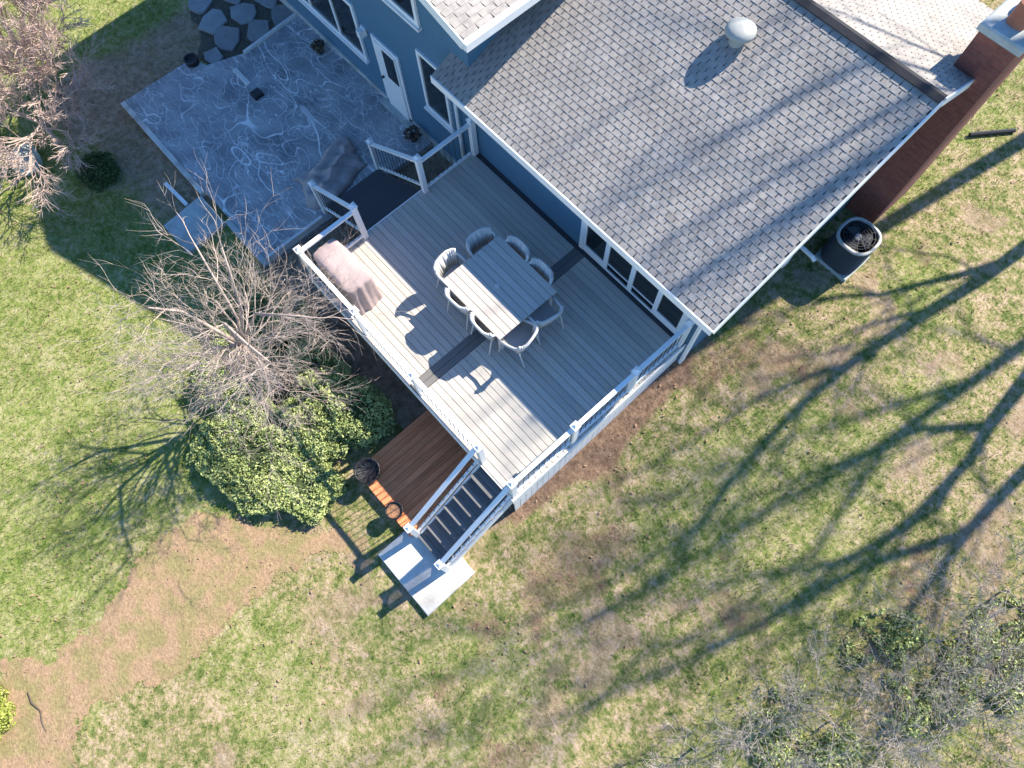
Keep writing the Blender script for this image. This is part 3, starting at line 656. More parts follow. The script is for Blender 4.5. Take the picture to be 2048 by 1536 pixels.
s2 = steps('y', 8, .245, 0.0, GZ + .1, DY - .027, 5.30, 6.16, 'y', -1, 'tread', 2, 'grey steps from the deck down to the concrete slab')
def srail(a, c, za, zc, parent):
    a = Vector((*a, za)); c = Vector((*c, zc)); d_ = c - a
    MB().beam(a + Vector((0, 0, RH)), c + Vector((0, 0, RH)), .085, .045).build('handrail', 'white', parent)
    MB().beam(a + Vector((0, 0, .14)), c + Vector((0, 0, .14)), .05, .05).build('bottom_rail', 'white', parent)
    for i in range(1, 13):
        p = a + d_ * (i / 13); inst(BAL['b'], (p.x, p.y, p.z + .13), parent)
for y in (-1.5, -3.12):
    srail((.0, y), (-1.93, y), 0.0, PZ + .08, s1); post((-1.95, y), 1.1, s1, zb=PZ)
for x in (5.25, 6.13):
    srail((x, DY - .0), (x, -6.24), 0.0, GZ + .24, s2); post((x, -6.26), 1.12, s2, zb=GZ + .1)

# ------------------------------------------------------------------ low cedar platform
pl = tag(empty('wooden_platform', (4.2, -5.4, GZ)), 'low reddish brown cedar plank platform below the deck', 'platform')
for k in range(13):
    x = 3.40 + k * .138
    MB().bbox(x, x + .132, -6.40 + rng.uniform(-.008, .008), -4.42, -1.36, -1.32, .006).build('board', 'cedar', pl)
MB().box(3.42, 3.46, -6.36, -4.45, GZ - .05, -1.362).build('joist', 'cedar', pl); MB().box(5.1, 5.14, -6.36, -4.45, GZ - .05, -1.362).build('joist', 'cedar', pl)
MB().box(3.42, 5.14, -6.385, -6.35, GZ - .05, -1.363).build('edge_board', 'cedar', pl)

# ------------------------------------------------------------------ table and chairs
tx0, tx1, ty0, ty1 = 2.29, 3.95, -2.80, -1.34
tb = tag(empty('dining_table', (3.12, -2.07, 0)), 'large pale slatted outdoor dining table on the deck', 'table')
for k in range(10):
    y = ty0 + k * (ty1 - ty0) / 10; MB().bbox(tx0, tx1, y + .004, y + (ty1 - ty0) / 10 - .004, .715, .745, .005).build('slat', 'table', tb)
fr = MB(); fr.box(tx0 + .06, tx1 - .06, ty0 + .05, ty0 + .09, .63, .714); fr.box(tx0 + .06, tx1 - .06, ty1 - .09, ty1 - .05, .63, .714)
fr.box(tx0 + .06, tx0 + .1, ty0 + .09, ty1 - .09, .63, .714); fr.box(tx1 - .1, tx1 - .06, ty0 + .09, ty1 - .09, .63, .714); fr.build('frame', 'chair', tb)
for x in (tx0 + .1, tx1 - .1):
    for y in (ty0 + .1, ty1 - .1): MB().box(x - .04, x + .04, y - .04, y + .04, 0, .63).build('leg', 'chair', tb)
MB().lathe([(0, .0), (.05, 0), (.055, .02), (.03, .03), (.0, .03)], (3.1, -2.1, .745), 14).build('umbrella_hole_cap', 'chair', tb)
def make_chair():
    t = empty('patio_chair', (0, 0, 0))      # faces +y (towards the table); back at -y
    MB().bbox(-.24, .24, -.22, .24, .40, .43, .012).build('seat', 'sling', t)
    b = MB(); n_ = 11                          # curved barrel back
    for i in range(n_ - 1):
        a0 = math.radians(-68 + 136 * i / (n_ - 1)); a1 = math.radians(-68 + 136 * (i + 1) / (n_ - 1))
        def q(a, rr, z, lean): return (rr * math.copysign(abs(math.sin(a)) ** .6, a), -rr * abs(math.cos(a)) ** .6 * .78 - lean - .03, z)
        b.hexa([q(a0, .28, .43, 0), q(a1, .28, .43, 0), q(a1, .245, .43, 0), q(a0, .245, .43, 0), q(a0, .325, .86, .06), q(a1, .325, .86, .06), q(a1, .275, .86, .06), q(a0, .275, .86, .06)])
    b.build('backrest', 'chair', t, True)
    pts = []
    for i in range(13):
        a = math.radians(-95 + 190 * i / 12); rr = .305; pts.append((rr * math.copysign(abs(math.sin(a)) ** .6, a), -rr * math.copysign(abs(math.cos(a)) ** .6, math.cos(a)) * .8 - .09 * math.cos(a * .6), .66 + .2 * max(0, math.cos(a * .95))))
    pts = [(-.30, .2, .64)] + pts + [(.30, .2, .64)]
    MB().tube(pts, .03, 6).build('armrest', 'chair', t, True)
    for x in (-.28, .28):
        MB().tube([(x * 1.02, .2, .64), (x, .22, .4), (x * 1.03, .25, 0)], .016, 6).build('leg', 'chair', t)
        MB().tube([(x * .9, -.2, .5), (x * .95, -.24, .4), (x, -.33, 0)], .016, 6).build('leg', 'chair', t)
    return t
proto = make_chair()
spots = [((2.27, -2.46), -82, 'pale patio chair pulled out at the table end nearest the grill, catching sunlight', ), ((2.33, -1.70), -96, 'pale patio chair in full shade at the table end beside the patio steps'),
         ((4.05, -2.45), 104, 'pale patio chair half in sun at the table end nearest the lawn'), ((4.0, -1.76), 80, 'shaded patio chair at the lawn end of the table, nearer the glass doors'),
         ((2.78, -1.50), 180, 'patio chair tucked under the house side of the table, nearer the patio steps'), ((3.44, -1.50), 178, 'patio chair tucked under the house side of the table, nearer the glass doors'),
         ((2.80, -2.63), 2, 'patio chair tucked under the garden side of the table, nearer the covered grill'), ((3.52, -2.63), -2, 'patio chair tucked under the garden side of the table, nearer the front steps')]
for i, (p, a, lab) in enumerate(spots):
    o = proto if i == 0 else copy_tree(proto)
    o.location = (p[0], p[1], .001); o.rotation_euler = (0, 0, math.radians(a)); tag(o, lab, 'chair', 'patio chairs round the dining table')

# ------------------------------------------------------------------ covered grill
def draped(name, cx, cy, z0, prof, ax, ay, rot, m, seed, folds=9, amp=.035, power=4.0, n=72, rise=None):
    r = random.Random(seed); ph = [r.uniform(0, 6.28) for _ in range(6)]; mb = MB(); i0 = 0
    for j, (s, z) in enumerate(prof):
        for t in range(n):
            q = 2 * math.pi * t / n; c, sn = math.cos(q), math.sin(q); rr = 1 / ((abs(c) ** power + abs(sn) ** power) ** (1 / power))
            k = 1 - z / prof[-1][1]; w = 1 + amp * (0.4 + k) * (math.sin(folds * q + ph[0] + j * .12) + .6 * math.sin((folds * 2 - 1) * q + ph[1] - j * .2))
            x = ax * s * rr * c * w; y = ay * s * rr * sn * w
            zz = z + (rise(x / ax, y / ay) * min(1, max(0, (z - .6) * 3)) if rise else 0) + .012 * math.sin(7 * x + ph[2]) * math.sin(9 * y + ph[3])
            mb.v.append((cx + x * math.cos(rot) - y * math.sin(rot), cy + x * math.sin(rot) + y * math.cos(rot), z0 + max(0.004, zz)))
    for j in range(len(prof) - 1):
        for t in range(n): mb.f.append((j * n + t, j * n + (t + 1) % n, (j + 1) * n + (t + 1) % n, (j + 1) * n + t))
    mb.f.append(tuple((len(prof) - 1) * n + t for t in range(n)))
    return mb.build(name, m, None, True)
g = draped('covered_grill', .80, -4.03, 0.0, [(1.04, 0), (1.02, .12), (.99, .3), (.98, .5), (.97, .7), (.965, .84), (.95, .885), (.9, .905), (.7, .925), (.45, .94), (.2, .95), (.02, .952)], .62, .31, 0.02, 'cover', 3, 7, .024, power=7.0, n=96,
           rise=lambda x, y: .10 * math.exp(-(x * 1.5) ** 4) * (1 - .5 * (y + .3)) - .05 * max(0, x - .5) + .018 * math.sin(9 * x + 4 * y) * max(0, x))
tag(g, 'barbecue grill under a mauve brown cloth cover on the deck', 'grill')
# crumpled tarp on the patio
r = np.random.default_rng(8); nu, nv = 30, 30
uu, vv = np.meshgrid(np.linspace(0, 1, nu), np.linspace(0, 1, nv))
tx = -3.25 + 1.1 * uu + .15 * np.sin(vv * 5) + .1 * (fbm(uu * 3, vv * 3, 1.5, 3) - .5); ty = -3.25 + 1.7 * vv + .12 * np.sin(uu * 6)
env = np.clip(np.sin(np.pi * uu) * np.sin(np.pi * vv), 0, 1) ** .4
crease = np.abs(((tx * 2.3 + ty * 1.1 + fbm(tx, ty, 1.5, 3)) % 1) - .5) + np.abs(((ty * 2.1 - tx * 1.4 + fbm(tx, ty, 1.2, 9)) % 1) - .5) + .5 * np.abs(((tx * 4.3 - ty * 3.1) % 1) - .5)
tx = tx + .07 * (fbm(tx, ty, 5, 14) - .5); ty = ty + .25 * (fbm(uu, vv, 4, 19) - .5)
tz = PZ + .015 + env * (.03 + .22 * crease + .16 * np.clip(fbm(tx, ty, 1.3, 30) - .3, 0, 1))
vi = np.arange(nu * nv).reshape(nv, nu)
tm = np_mesh('crumpled_tarp', np.stack([tx.ravel(), ty.ravel(), tz.ravel()], 1) - np.array([-2.7, -2.4, PZ]), np.stack([vi[:-1, :-1], vi[:-1, 1:], vi[1:, 1:], vi[1:, :-1]], -1).reshape(-1, 4))
o = link('crumpled_tarp', tm, 'tarp', (-2.7, -2.4, PZ)); so = o.modifiers.new('thick', 'SOLIDIFY'); so.thickness = .008
tag(o, 'crumpled dark grey tarp lying on the patio at the foot of the steps', 'tarp')

# ------------------------------------------------------------------ air conditioner
ax_, ay_ = 6.99, 4.0; az = ghs(ax_, ay_)
ac = tag(empty('air_conditioner', (ax_, ay_, az)), 'grey outdoor air conditioner with round fan top beside the house', 'air conditioner')
MB().bbox(ax_ - .41, ax_ + .41, ay_ - .41, ay_ + .41, az - .08, az + .07, .015).build('base_pad', 'padc', ac)
AH = .80; z0 = az + .07
MB().lathe([(.385, 0), (.385, AH - .03), (.345, AH - .03), (.345, AH - .28)], (ax_, ay_, z0), 48, 3.6).build('cabinet', 'darkmetal', ac)
lv = MB()
for i in range(20): lv.lathe([(.388, .06 + i * .034), (.398, .066 + i * .034), (.388, .078 + i * .034)], (ax_, ay_, z0), 48, 3.6)
lv.build('louvres', 'darkmetal', ac)
rg = MB().lathe([(.40, AH - .045), (.405, AH - .01), (.392, AH), (.365, AH + .006), (.345, AH + .002), (.34, AH - .03)], (ax_, ay_, z0), 48, 2.7).build('top_ring', 'greymetal', ac, True)
gd = MB()
for rr in (.07, .13, .19, .25, .31): gd.tube([(ax_ + rr * math.cos(2 * math.pi * t / 28), ay_ + rr * math.sin(2 * math.pi * t / 28), z0 + AH + .012) for t in range(29)], .005, 4)
for k in range(12):
    a = 2 * math.pi * k / 12; gd.tube([(ax_ + .06 * math.cos(a), ay_ + .06 * math.sin(a), z0 + AH + .012), (ax_ + .345 * math.cos(a), ay_ + .345 * math.sin(a), z0 + AH + .002)], .004, 4)
gd.build('fan_guard', 'darkmetal', ac)
MB().lathe([(0, AH - .03), (.07, AH - .03), (.075, AH - .12), (0, AH - .12)], (ax_, ay_, z0), 16).build('motor_hub', 'greymetal', ac)
MB().lathe([(.35, AH - .3), (0, AH - .3)], (ax_, ay_, z0), 24).build('coil_floor', 'black', ac)
for k in range(3):
    a = 2 * math.pi * k / 3 + .5; bl = MB(); pr = []
    for rr, w, tl in ((.06, .05, .03), (.16, .12, .04), (.27, .15, .03)):
        for s in (-1, 1): pr.append((ax_ + rr * math.cos(a) - s * w * math.sin(a), ay_ + rr * math.sin(a) + s * w * math.cos(a), z0 + AH - .09 + s * tl))
    for dz in (0, -.006): bl.v += [(p[0], p[1], p[2] + dz) for p in pr]
    bl.f += [(0, 1, 3, 2), (2, 3, 5, 4), (8, 9, 7, 6), (10, 11, 9, 8), (0, 2, 8, 6), (2, 4, 10, 8), (4, 5, 11, 10), (5, 3, 9, 11), (3, 1, 7, 9), (1, 0, 6, 7)]
    bl.build('fan_blade', 'darkmetal', ac)
p1 = MB().tube([(WX1 + .02, 3.2, .05), (6.62, 3.18, .05), (6.72, 3.18, .0)], .045, 8).build('white_pipe', 'white'); tag(p1, 'short white pipe poking out of the wall beside the air conditioner', 'pipe')
p2 = MB().box(WX1 + .017, WX1 + .12, 2.66, 2.86, -.15, .15).build('meter_box', 'white'); tag(p2, 'small white utility box on the gable wall', 'utility box')
dr = MB().tube([(6.95, 8.4, ghs(6.95, 8.4) + .05), (7.25, 8.8, ghs(7.25, 8.8) + .05), (7.55, 9.2, ghs(7.55, 9.2) + .05)], .05, 8).build('drain_pipe', 'black'); tag(dr, 'black drain pipe lying on the grass beyond the chimney', 'pipe')

# ------------------------------------------------------------------ small patio and garden things
b = MB().lathe([(0, .0), (.19, .0), (.25, .28), (.265, .3), (.265, .33), (.235, .33), (.225, .27), (0, .27)], (3.66, -6.2, -1.319), 28)
pt = b.build('plant_pot', 'black', None, True); tag(pt, 'large round black pot of dry stems on the cedar platform corner', 'pot')
r = random.Random(3); st = MB()
for k in range(46):
    a = r.uniform(0, 6.28); q = r.uniform(0, .2); s0 = Vector((3.66 + q * math.cos(a), -6.2 + q * math.sin(a), -1.07)); d_ = Vector((math.cos(a) * r.uniform(.1, .5), math.sin(a) * r.uniform(.1, .5), r.uniform(.3, .8))).normalized()
    st.tube([s0, s0 + d_ * .1, s0 + d_ * .2 + Vector((0, 0, -.02))], [.006, .005, .003], 4)
st.build('dry_stems', 'darkmetal', pt)
b = MB().lathe([(0, 0), (.13, 0), (.17, .2), (.18, .22), (.18, .25), (.155, .25), (.15, .2), (0, .2)], (4.62, -6.3, -1.319), 24)
pt2 = b.build('plant_pot', 'black', None, True); tag(pt2, 'smaller black pot at the sunny front edge of the cedar platform', 'pot')
MB().lathe([(0, .215), (.148, .205)], (4.62, -6.3, -1.319), 16).build('soil', 'mulch', pt2)
b = MB().lathe([(0, 0), (.14, 0), (.18, .26), (.19, .3), (.16, .3), (.15, .24), (0, .24)], (-7.86, -2.96, GZ - .01), 20)
tag(b.build('plant_pot', 'black', None, True), 'dark round pot at the far corner of the patio', 'pot')
tag(MB().bbox(-5.99, -5.73, -2.47, -2.21, PZ, PZ + .09, .02).build('umbrella_base', 'black'), 'small square black umbrella base on the patio', 'umbrella base')
tag(MB().bbox(-6.92, -6.27, -2.36, -2.24, PZ, PZ + .05, .01).build('timber_offcut', 'bluebar'), 'short white timber offcut on the patio beside the umbrella base', 'board')
tag(MB().beam((-7.27, -.1, PZ + .04), (-7.17, -1.82, PZ + .04), .07, .08).build('edging_board', 'bluebar'), 'long pale edging board between patio and flagstones', 'board')
tag(MB().beam((-1.80, -4.86, PZ + .09), (-1.80, -3.3, PZ + .09), .07, .18).build('edging_board', 'bluebar'), 'pale kerb board at the patio edge beside the deck corner', 'board')
tag(MB().beam((-5.33, -5.48, GZ + .04), (-4.45, -5.43, GZ + .05), .09, .07).build('downspout_extension', 'white'), 'white downspout length lying beside the concrete pad', 'pipe')
def dried_plant(x, y, lab, s=1.0):
    t = MB().lathe([(0, 0), (.09 * s, 0), (.12 * s, .16 * s), (.11 * s, .17 * s), (.10 * s, .13 * s), (0, .13 * s)], (x, y, PZ), 16).build('potted_plant', 'darkmetal', None, True)
    rr = np.random.default_rng(int(-x * 10)); n_ = 160; d = rr.normal(size=(n_, 3)); d /= np.linalg.norm(d, axis=1)[:, None]; q = rr.uniform(.3, 1, n_)[:, None] ** .5
    c = d * q * np.array([.24, .24, .16]) * s + np.array([x, y, PZ + .26 * s]); V, Fq = quads(c[:, 0], c[:, 1], c[:, 2], rr.uniform(.03, .06, n_), rr, 1)
    V -= np.array([x, y, PZ]); link('dry_foliage', np_mesh('dry_foliage', V, Fq), 'dryleaf', (x, y, PZ), t)
    tag(t, lab, 'potted plant', 'dried plants along the house wall')
dried_plant(-5.85, -.36, 'small dried brown potted plant under the wide window', .8); dried_plant(-2.1, -.32, 'dried brown potted plant between back door and deck', .9)
# boulder
import bmesh
bm = bmesh.new(); bmesh.ops.create_icosphere(bm, subdivisions=3, radius=1)
for v in bm.verts:
    k = 1 + .16 * math.sin(3.1 * v.co.x + 1) * math.sin(2.7 * v.co.y + 2) + .07 * math.sin(7 * v.co.x) * math.cos(6 * v.co.z); v.co = Vector((v.co.x * .46 * k, v.co.y * .38 * k, v.co.z * .25 * k + .12))
me = bpy.data.meshes.new('boulder'); bm.to_mesh(me); bm.free(); me.shade_smooth()
tag(link('boulder', me, 'rock', (-8.25, -7.65, GZ)), 'rounded grey boulder under the twiggy bare tree', 'boulder')
tag(MB().tube([(2.5, -13.62, GZ + .03), (2.72, -13.66, GZ + .03), (2.95, -13.6, GZ + .035), (3.15, -13.68, GZ + .03), (3.35, -13.7, GZ + .03)], [.014, .016, .013, .012, .006], 6).build('fallen_stick', 'under'), 'thin dark fallen stick lying across the dirt path', 'stick')

# ------------------------------------------------------------------ trees
def perp(d, rr):
    a = Vector((rr.gauss(0, 1), rr.gauss(0, 1), rr.gauss(0, 1))); a -= d * a.dot(d); return a.normalized()
def grow(lim, twg, p, d, ln, r0, depth, rr, maxd, up=.08, spread=.75, kids=(2, 4), shrink=.68, bend=.22, rmin=.003):
    n_ = 4 if depth < maxd else 3; pts = [p.copy()]; dirs = []
    q = p.copy(); dd = d.copy()
    for i in range(n_):
        dd = (dd + perp(dd, rr) * bend * rr.uniform(.3, 1) + Vector((0, 0, up))).normalized(); q = q + dd * ln / n_; pts.append(q.copy()); dirs.append(dd.copy())
    r1 = r0 * (.55 if depth < maxd else .3)
    (lim if depth <= 1 else twg).tube(pts, [r0 + (r1 - r0) * i / n_ for i in range(n_ + 1)], 6 if depth <= 1 else (4 if depth == 2 else 3), False)
    if depth >= maxd: return
    k = rr.randint(*kids)
    for i in range(k + 1):
        f = rr.uniform(.35, 1) if i else 1.0; j = min(n_ - 1, int(f * n_)); base = pts[j] + (pts[j + 1] - pts[j]) * (f * n_ - j) if j < n_ - 1 or f < 1 else pts[-1]
        nd = (dirs[j] + perp(dirs[j], rr) * spread * rr.uniform(.5, 1.1)).normalized()
        grow(lim, twg, base, nd, ln * shrink * rr.uniform(.75, 1.15), max(rmin, (r0 + (r1 - r0) * f) * .7), depth + 1, rr, maxd, up, spread, kids, shrink, bend, rmin)
KS = Vector((.15, 1.0, 1 / SUNK))
def from_shadow(G, y0, off0, off1, zg):
    # place limb points along the sun's rays through the shadow they leave on the lawn
    out = []
    for i, (x, y) in enumerate(G):
        o_ = off0 + (off1 - off0) * i / (len(G) - 1); s = y0 + o_ - y; out.append(Vector((x, y, zg)) + KS * s)
    return out
def dense(pts, k=3):
    out = []
    for a, c in zip(pts[:-1], pts[1:]): out += [a.lerp(c, t / k) for t in range(k)]
    return out + [pts[-1]]
def shadow_tree(name, base, trunk, branches, r0, y0, label, seed, twigs=3, m='barkg'):
    rr = random.Random(seed); zg = GZ; t = empty(name, base); tag(t, label, 'tree')
    lim, twg = MB(), MB(); T = [Vector(base) - Vector((0, 0, .15))] + from_shadow(trunk, y0, 0, 0, zg); T = dense(T)
    lim.tube(T, [max(.02, r0 * (1 - .93 * i / (len(T) - 1))) for i in range(len(T))], 8)
    L_ = [(T[len(T) // 3:], r0 * .35)]
    for G, o0, o1, r1 in branches:
        B = dense(from_shadow(G, y0, o0, o1, zg)); lim.tube(B, [max(.012, r1 * (1 - .9 * i / (len(B) - 1))) for i in range(len(B))], 6); L_.append((B, r1 * .5))
    for P, r1 in L_:
        for i in range(1, len(P)):
            for q in range(twigs if i > 2 else 1):
                dd = (P[i] - P[i - 1]).normalized(); nd = (dd + perp(dd, rr) * .9).normalized()
                grow(twg, twg, P[i].copy(), nd, rr.uniform(1.2, 2.6), max(.022, r1 * .42), 2, rr, 5, .03, .7, (1, 2), .66)
    lim.build('trunk', m, t, True); twg.build('crown', m, t, False)
    return t
A = [(9.4, 8.05), (9.37, 6.82), (9.12, 4.85), (8.73, 2.8), (8.49, 1.47), (8.43, .29), (8.52, -1.02), (8.8, -2.34), (8.54, -3.76), (8.1, -5.08), (7.8, -6.36)]
shadow_tree('bare_tree', (10.4, 13, ghs(10.4, 13)), A, [([(9.23, 5.58), (8.75, 4.46), (7.93, 2.79), (6.95, 1.64), (6.76, .59)], 0, -1.5, .09), ([(8.9, 3.58), (8.09, 1.94), (7.71, .79)], 0, 1.5, .06),
    ([(8.7, 1.86), (7.8, -.08), (7.48, -1.69), (6.96, -3.17)], 0, 1.8, .07), ([(8.5, -1.4), (9.1, -3.2), (8.7, -5.0), (8.44, -6.31), (8.33, -7.71)], 0, -2, .06)], .18, 13, 'tall bare tree behind the house whose trunk shadow crosses the lawn nearest the chimney', 21, 1)
shadow_tree('bare_tree', (12.3, 13, ghs(12.3, 13)), [(10.89, 5.9), (11.14, 4.35), (11.23, 2.87), (11.41, 2.15), (11.42, .4), (11.06, -.97), (10.84, -2.72), (10.07, -4.63)],
    [([(11.23, 2.87), (10.35, 1.75), (9.87, .46), (9.33, -.73), (8.8, -2.19)], 0, 1.5, .10), ([(11.4, 2.0), (11.6, 1.0), (11.3, -.6), (10.2, -2.2), (9.6, -3.4)], 0, -1.6, .07)], .21, 13, 'thick bare tree beyond the lawn throwing a forked shadow', 22, 1)
shadow_tree('bare_tree', (13.9, 12, ghs(13.9, 12)), [(12.35, 3.79), (12.24, 2.47), (12.25, 1.18), (12.39, .07), (12.56, -1.34), (12.39, -2.56), (12.0, -4)],
    [([(12.25, 1.03), (11.45, -.55), (10.84, -2.72), (10.38, -4.28), (9.44, -6.6), (8.46, -8.18)], 0, 1.7, .11), ([(12.3, .6), (12.9, -.6), (13.1, -2.0)], 0, -1, .06)], .17, 12, 'slender bare tree whose shadow falls toward the brush at the lawn corner', 23, 1)
shadow_tree('bare_tree', (12.9, 19, ghs(12.9, 19)), [(11.2, 7.5), (10.7, 5.0), (10.3, 2.5), (10.0, .6), (9.5, -1.2), (9.1, -3.4), (8.3, -5.6), (7.6, -7.6)],
    [([(10.4, 3.2), (9.5, 1.2), (8.6, -.6), (8.0, -2.4)], 0, 1.7, .09), ([(10.1, 1.2), (10.6, -1.2), (10.3, -3.2), (9.6, -5.4)], 0, -1.7, .09), ([(9.4, -1.6), (8.2, -3.2), (7.6, -5.0)], 0, 1.4, .07), ([(10.6, 4.5), (9.3, 3.4), (8.4, 2.6)], 0, -1.5, .06)], .19, 19, 'tallest bare tree standing farthest behind the lawn', 24, 1)
# tree behind the house shading the wing roof: shadow traced at eave height
def roof_tree():
    rr = random.Random(31); base = (9.2, 16.5, ghs(9.2, 16.5)); t = empty('bare_tree', base); tag(t, 'bare tree far behind the chimney streaking the wing roof with shadow', 'tree')
    lim, twg = MB(), MB(); y0 = 16.5
    def up(G, o0, o1): return dense([Vector((x, y, z)) + KS * (y0 + o0 + (o1 - o0) * i / (len(G) - 1) - y) for i, (x, y, z) in enumerate(G)])
    tr = up([(7.2, 6.5, 3.0), (6.75, 3.6, 3.9), (6.41, 2.33, 3.46), (6.02, .76, 2.89), (5.73, -.5, 2.43)], 0, 0); tr = dense([Vector(base) - Vector((0, 0, .15)), Vector((9.0, 16.5, 4))] + [tr[0]], 2)[:-1] + tr
    lim.tube(tr, [max(.02, .2 * (1 - .85 * i / len(tr))) for i in range(len(tr))], 8)
    L_ = [tr[6:]]
    for G, o0, o1, r1 in (([(6.73, 3.4, 3.85), (6.41, 1.75, 3.25), (6.13, .15, 2.66)], 0, 1.5, .07), ([(6.8, 4.5, 3.7), (6.04, 2.89, 3.67), (5.46, 1.3, 3.09), (5.0, .2, 2.7)], 0, -1.5, .07), ([(6.9, 5, 3.6), (4.97, 2.78, 3.63), (4.4, 1.29, 3.08), (3.8, -.3, 2.5)], 0, 2, .07),
                          ([(6.9, 5.6, 3.3), (5.6, 4.8, 3.6), (4.5, 4.2, 3.8), (3.2, 2.0, 3.3)], 0, -2.5, .06)):
        B = up(G, o0, o1); lim.tube(B, [max(.012, r1 * (1 - .85 * i / len(B))) for i in range(len(B))], 6); L_.append(B)
    for P in L_:
        for i in range(1, len(P)):
            dd = (P[i] - P[i - 1]).normalized(); grow(twg, twg, P[i].copy(), (dd + perp(dd, rr) * .9).normalized(), rr.uniform(.8, 1.6), .02, 2, rr, 4, .04, .7, (1, 2), .62)
    lim.build('trunk', 'barkg', t, True); twg.build('crown', 'barkg', t)
roof_tree()
# ornamental bare tree between patio and shrubs
def garden_tree():
    rr = random.Random(12); bx, by = .92, -6.42; t = tag(empty('bare_tree', (bx, by, GZ)), 'pale barked bare ornamental tree spreading over the shrubs beside the deck', 'tree')
    lim, twg = MB(), MB(); y0 = by
    tr = [Vector((bx, by, GZ - .1))] + from_shadow([(.72, -6.98), (.43, -7.96), (.24, -8.7)], y0, 0, 0, GZ)
    lim.tube(dense(tr, 2), [.075, .07, .062, .056, .05, .046, .042], 8)
    f = tr[-1]
    sets = [([(.24, -8.7), (.21, -9.09), (.32, -10.15), (.56, -10.95)], -.5), ([(.21, -8.8), (-.64, -10.17), (-.84, -11.1)], -.7), ([(.24, -8.7), (.2, -9.61), (-.25, -10.9)], .9), ([(.25, -8.7), (.3, -10.25), (1.09, -10.68), (1.65, -10.79)], .3), ([(.22, -8.7), (.13, -9.41), (-1.02, -10.4)], .6), ([(.24, -8.7), (.26, -9.12), (1.26, -9.5)], 1.2)]
    L_ = []
    for G, o1 in sets:
        B = dense(from_shadow(G, y0, 0, o1, GZ), 2); lim.tube(B, [max(.010, .042 * (1 - .8 * i / len(B))) for i in range(len(B))], 6); L_.append(B)
    for a in range(26):
        q = a * 2.4 if a < 16 else rr.uniform(-1.4, 1.2) + rr.uniform(-.3, .3); d_ = Vector((math.cos(q), math.sin(q), rr.uniform(.25, 1.0))).normalized()
        grow(lim, twg, f + Vector((0, 0, rr.uniform(-.5, .2))), d_, rr.uniform(.9, 1.35), .021, 1, rr, 5, .03, .75, (2, 3), .7, .38)
    for P in L_:
        for i in range(2, len(P)):
            for _ in range(2):
                dd = (P[i] - P[i - 1]).normalized(); grow(twg, twg, P[i].copy(), (dd + perp(dd, rr) * .9).normalized(), rr.uniform(.5, 1.0), .009, 3, rr, 5, .05, .75, (2, 3), .66, .35)
    lim.build('trunk', 'bark', t, True); twg.build('crown', 'bark', t)
garden_tree()
def twig_tree(bx, by, h, m, label, seed, n=5, maxd=5, ln=1.3, lean=(0, 0), r0=.07, cat='tree', name='bare_tree', kids=(2, 3), thin=1.0, rmin=.003):
    rr = random.Random(seed); bz = ghs(bx, by); t = tag(empty(name, (bx, by, bz)), label, cat); lim, twg = MB(), MB()
    top = Vector((bx + lean[0], by + lean[1], bz + h)); mid = Vector((bx + lean[0] * .4, by + lean[1] * .4 + .05, bz + h * .5))
    lim.tube([Vector((bx, by, bz - .1)), mid, top], [r0, r0 * .85, r0 * .7], 8)
    for a in range(n):
        q = a * 6.283 / n + rr.uniform(-.4, .4); d_ = Vector((math.cos(q), math.sin(q), rr.uniform(.3, 1.3))).normalized()
        grow(lim, twg, top - Vector((0, 0, rr.uniform(0, h * .3))), d_, ln * rr.uniform(.8, 1.2), r0 * .5 * thin, 1, rr, maxd, .05, .8, kids, .68, .3, rmin)
    lim.build('trunk', m, t, True); twg.build('crown', m, t); return t
twig_tree(-7.95, -6.86, .9, 'barkp', 'pinkish bare twiggy tree by the boulder at the left lawn', 41, 9, 5, 1.1, (-.15, .1), .06, kids=(4, 4), thin=.9, rmin=.007)
twig_tree(-9.7, -6.2, 1.2, 'barkp', 'pinkish bare twiggy tree farthest from the patio at the lawn corner', 45, 10, 5, 1.15, (-.1, .1), .06, kids=(4, 4), thin=.9, rmin=.008)
# brush at the lower right
BR = [(11.5, -5.0, .6, 'low grey bare shrub at the lawn edge nearest the dirt path side'), (12.1, -3.9, .65, 'low grey bare shrub second along the brush from its lower end'), (12.8, -2.9, .8, 'grey bare shrub rising from the leafy brush at the lower lawn corner'),
      (13.1, -.5, .75, 'grey bare shrub standing forward of the brush on the lawn side'), (13.4, 1.1, .75, 'grey bare shrub at the far upper end of the brush'), (14.5, -.4, .95, 'tall tangled grey bare shrub deepest in the brush'),
      (13.7, -2.3, .95, 'tall tangled grey bare shrub at the bottom of the brush'), (14.1, -1.4, .9, 'tangled grey bare shrub in the middle of the brush')]
for i, (x, y, ln, lab) in enumerate(BR):
    twig_tree(x, y, .3, 'barkg', lab, 51 + i, 8, 5, ln, (0, 0), .02, 'shrub', 'bare_shrub', (2, 3), .6)

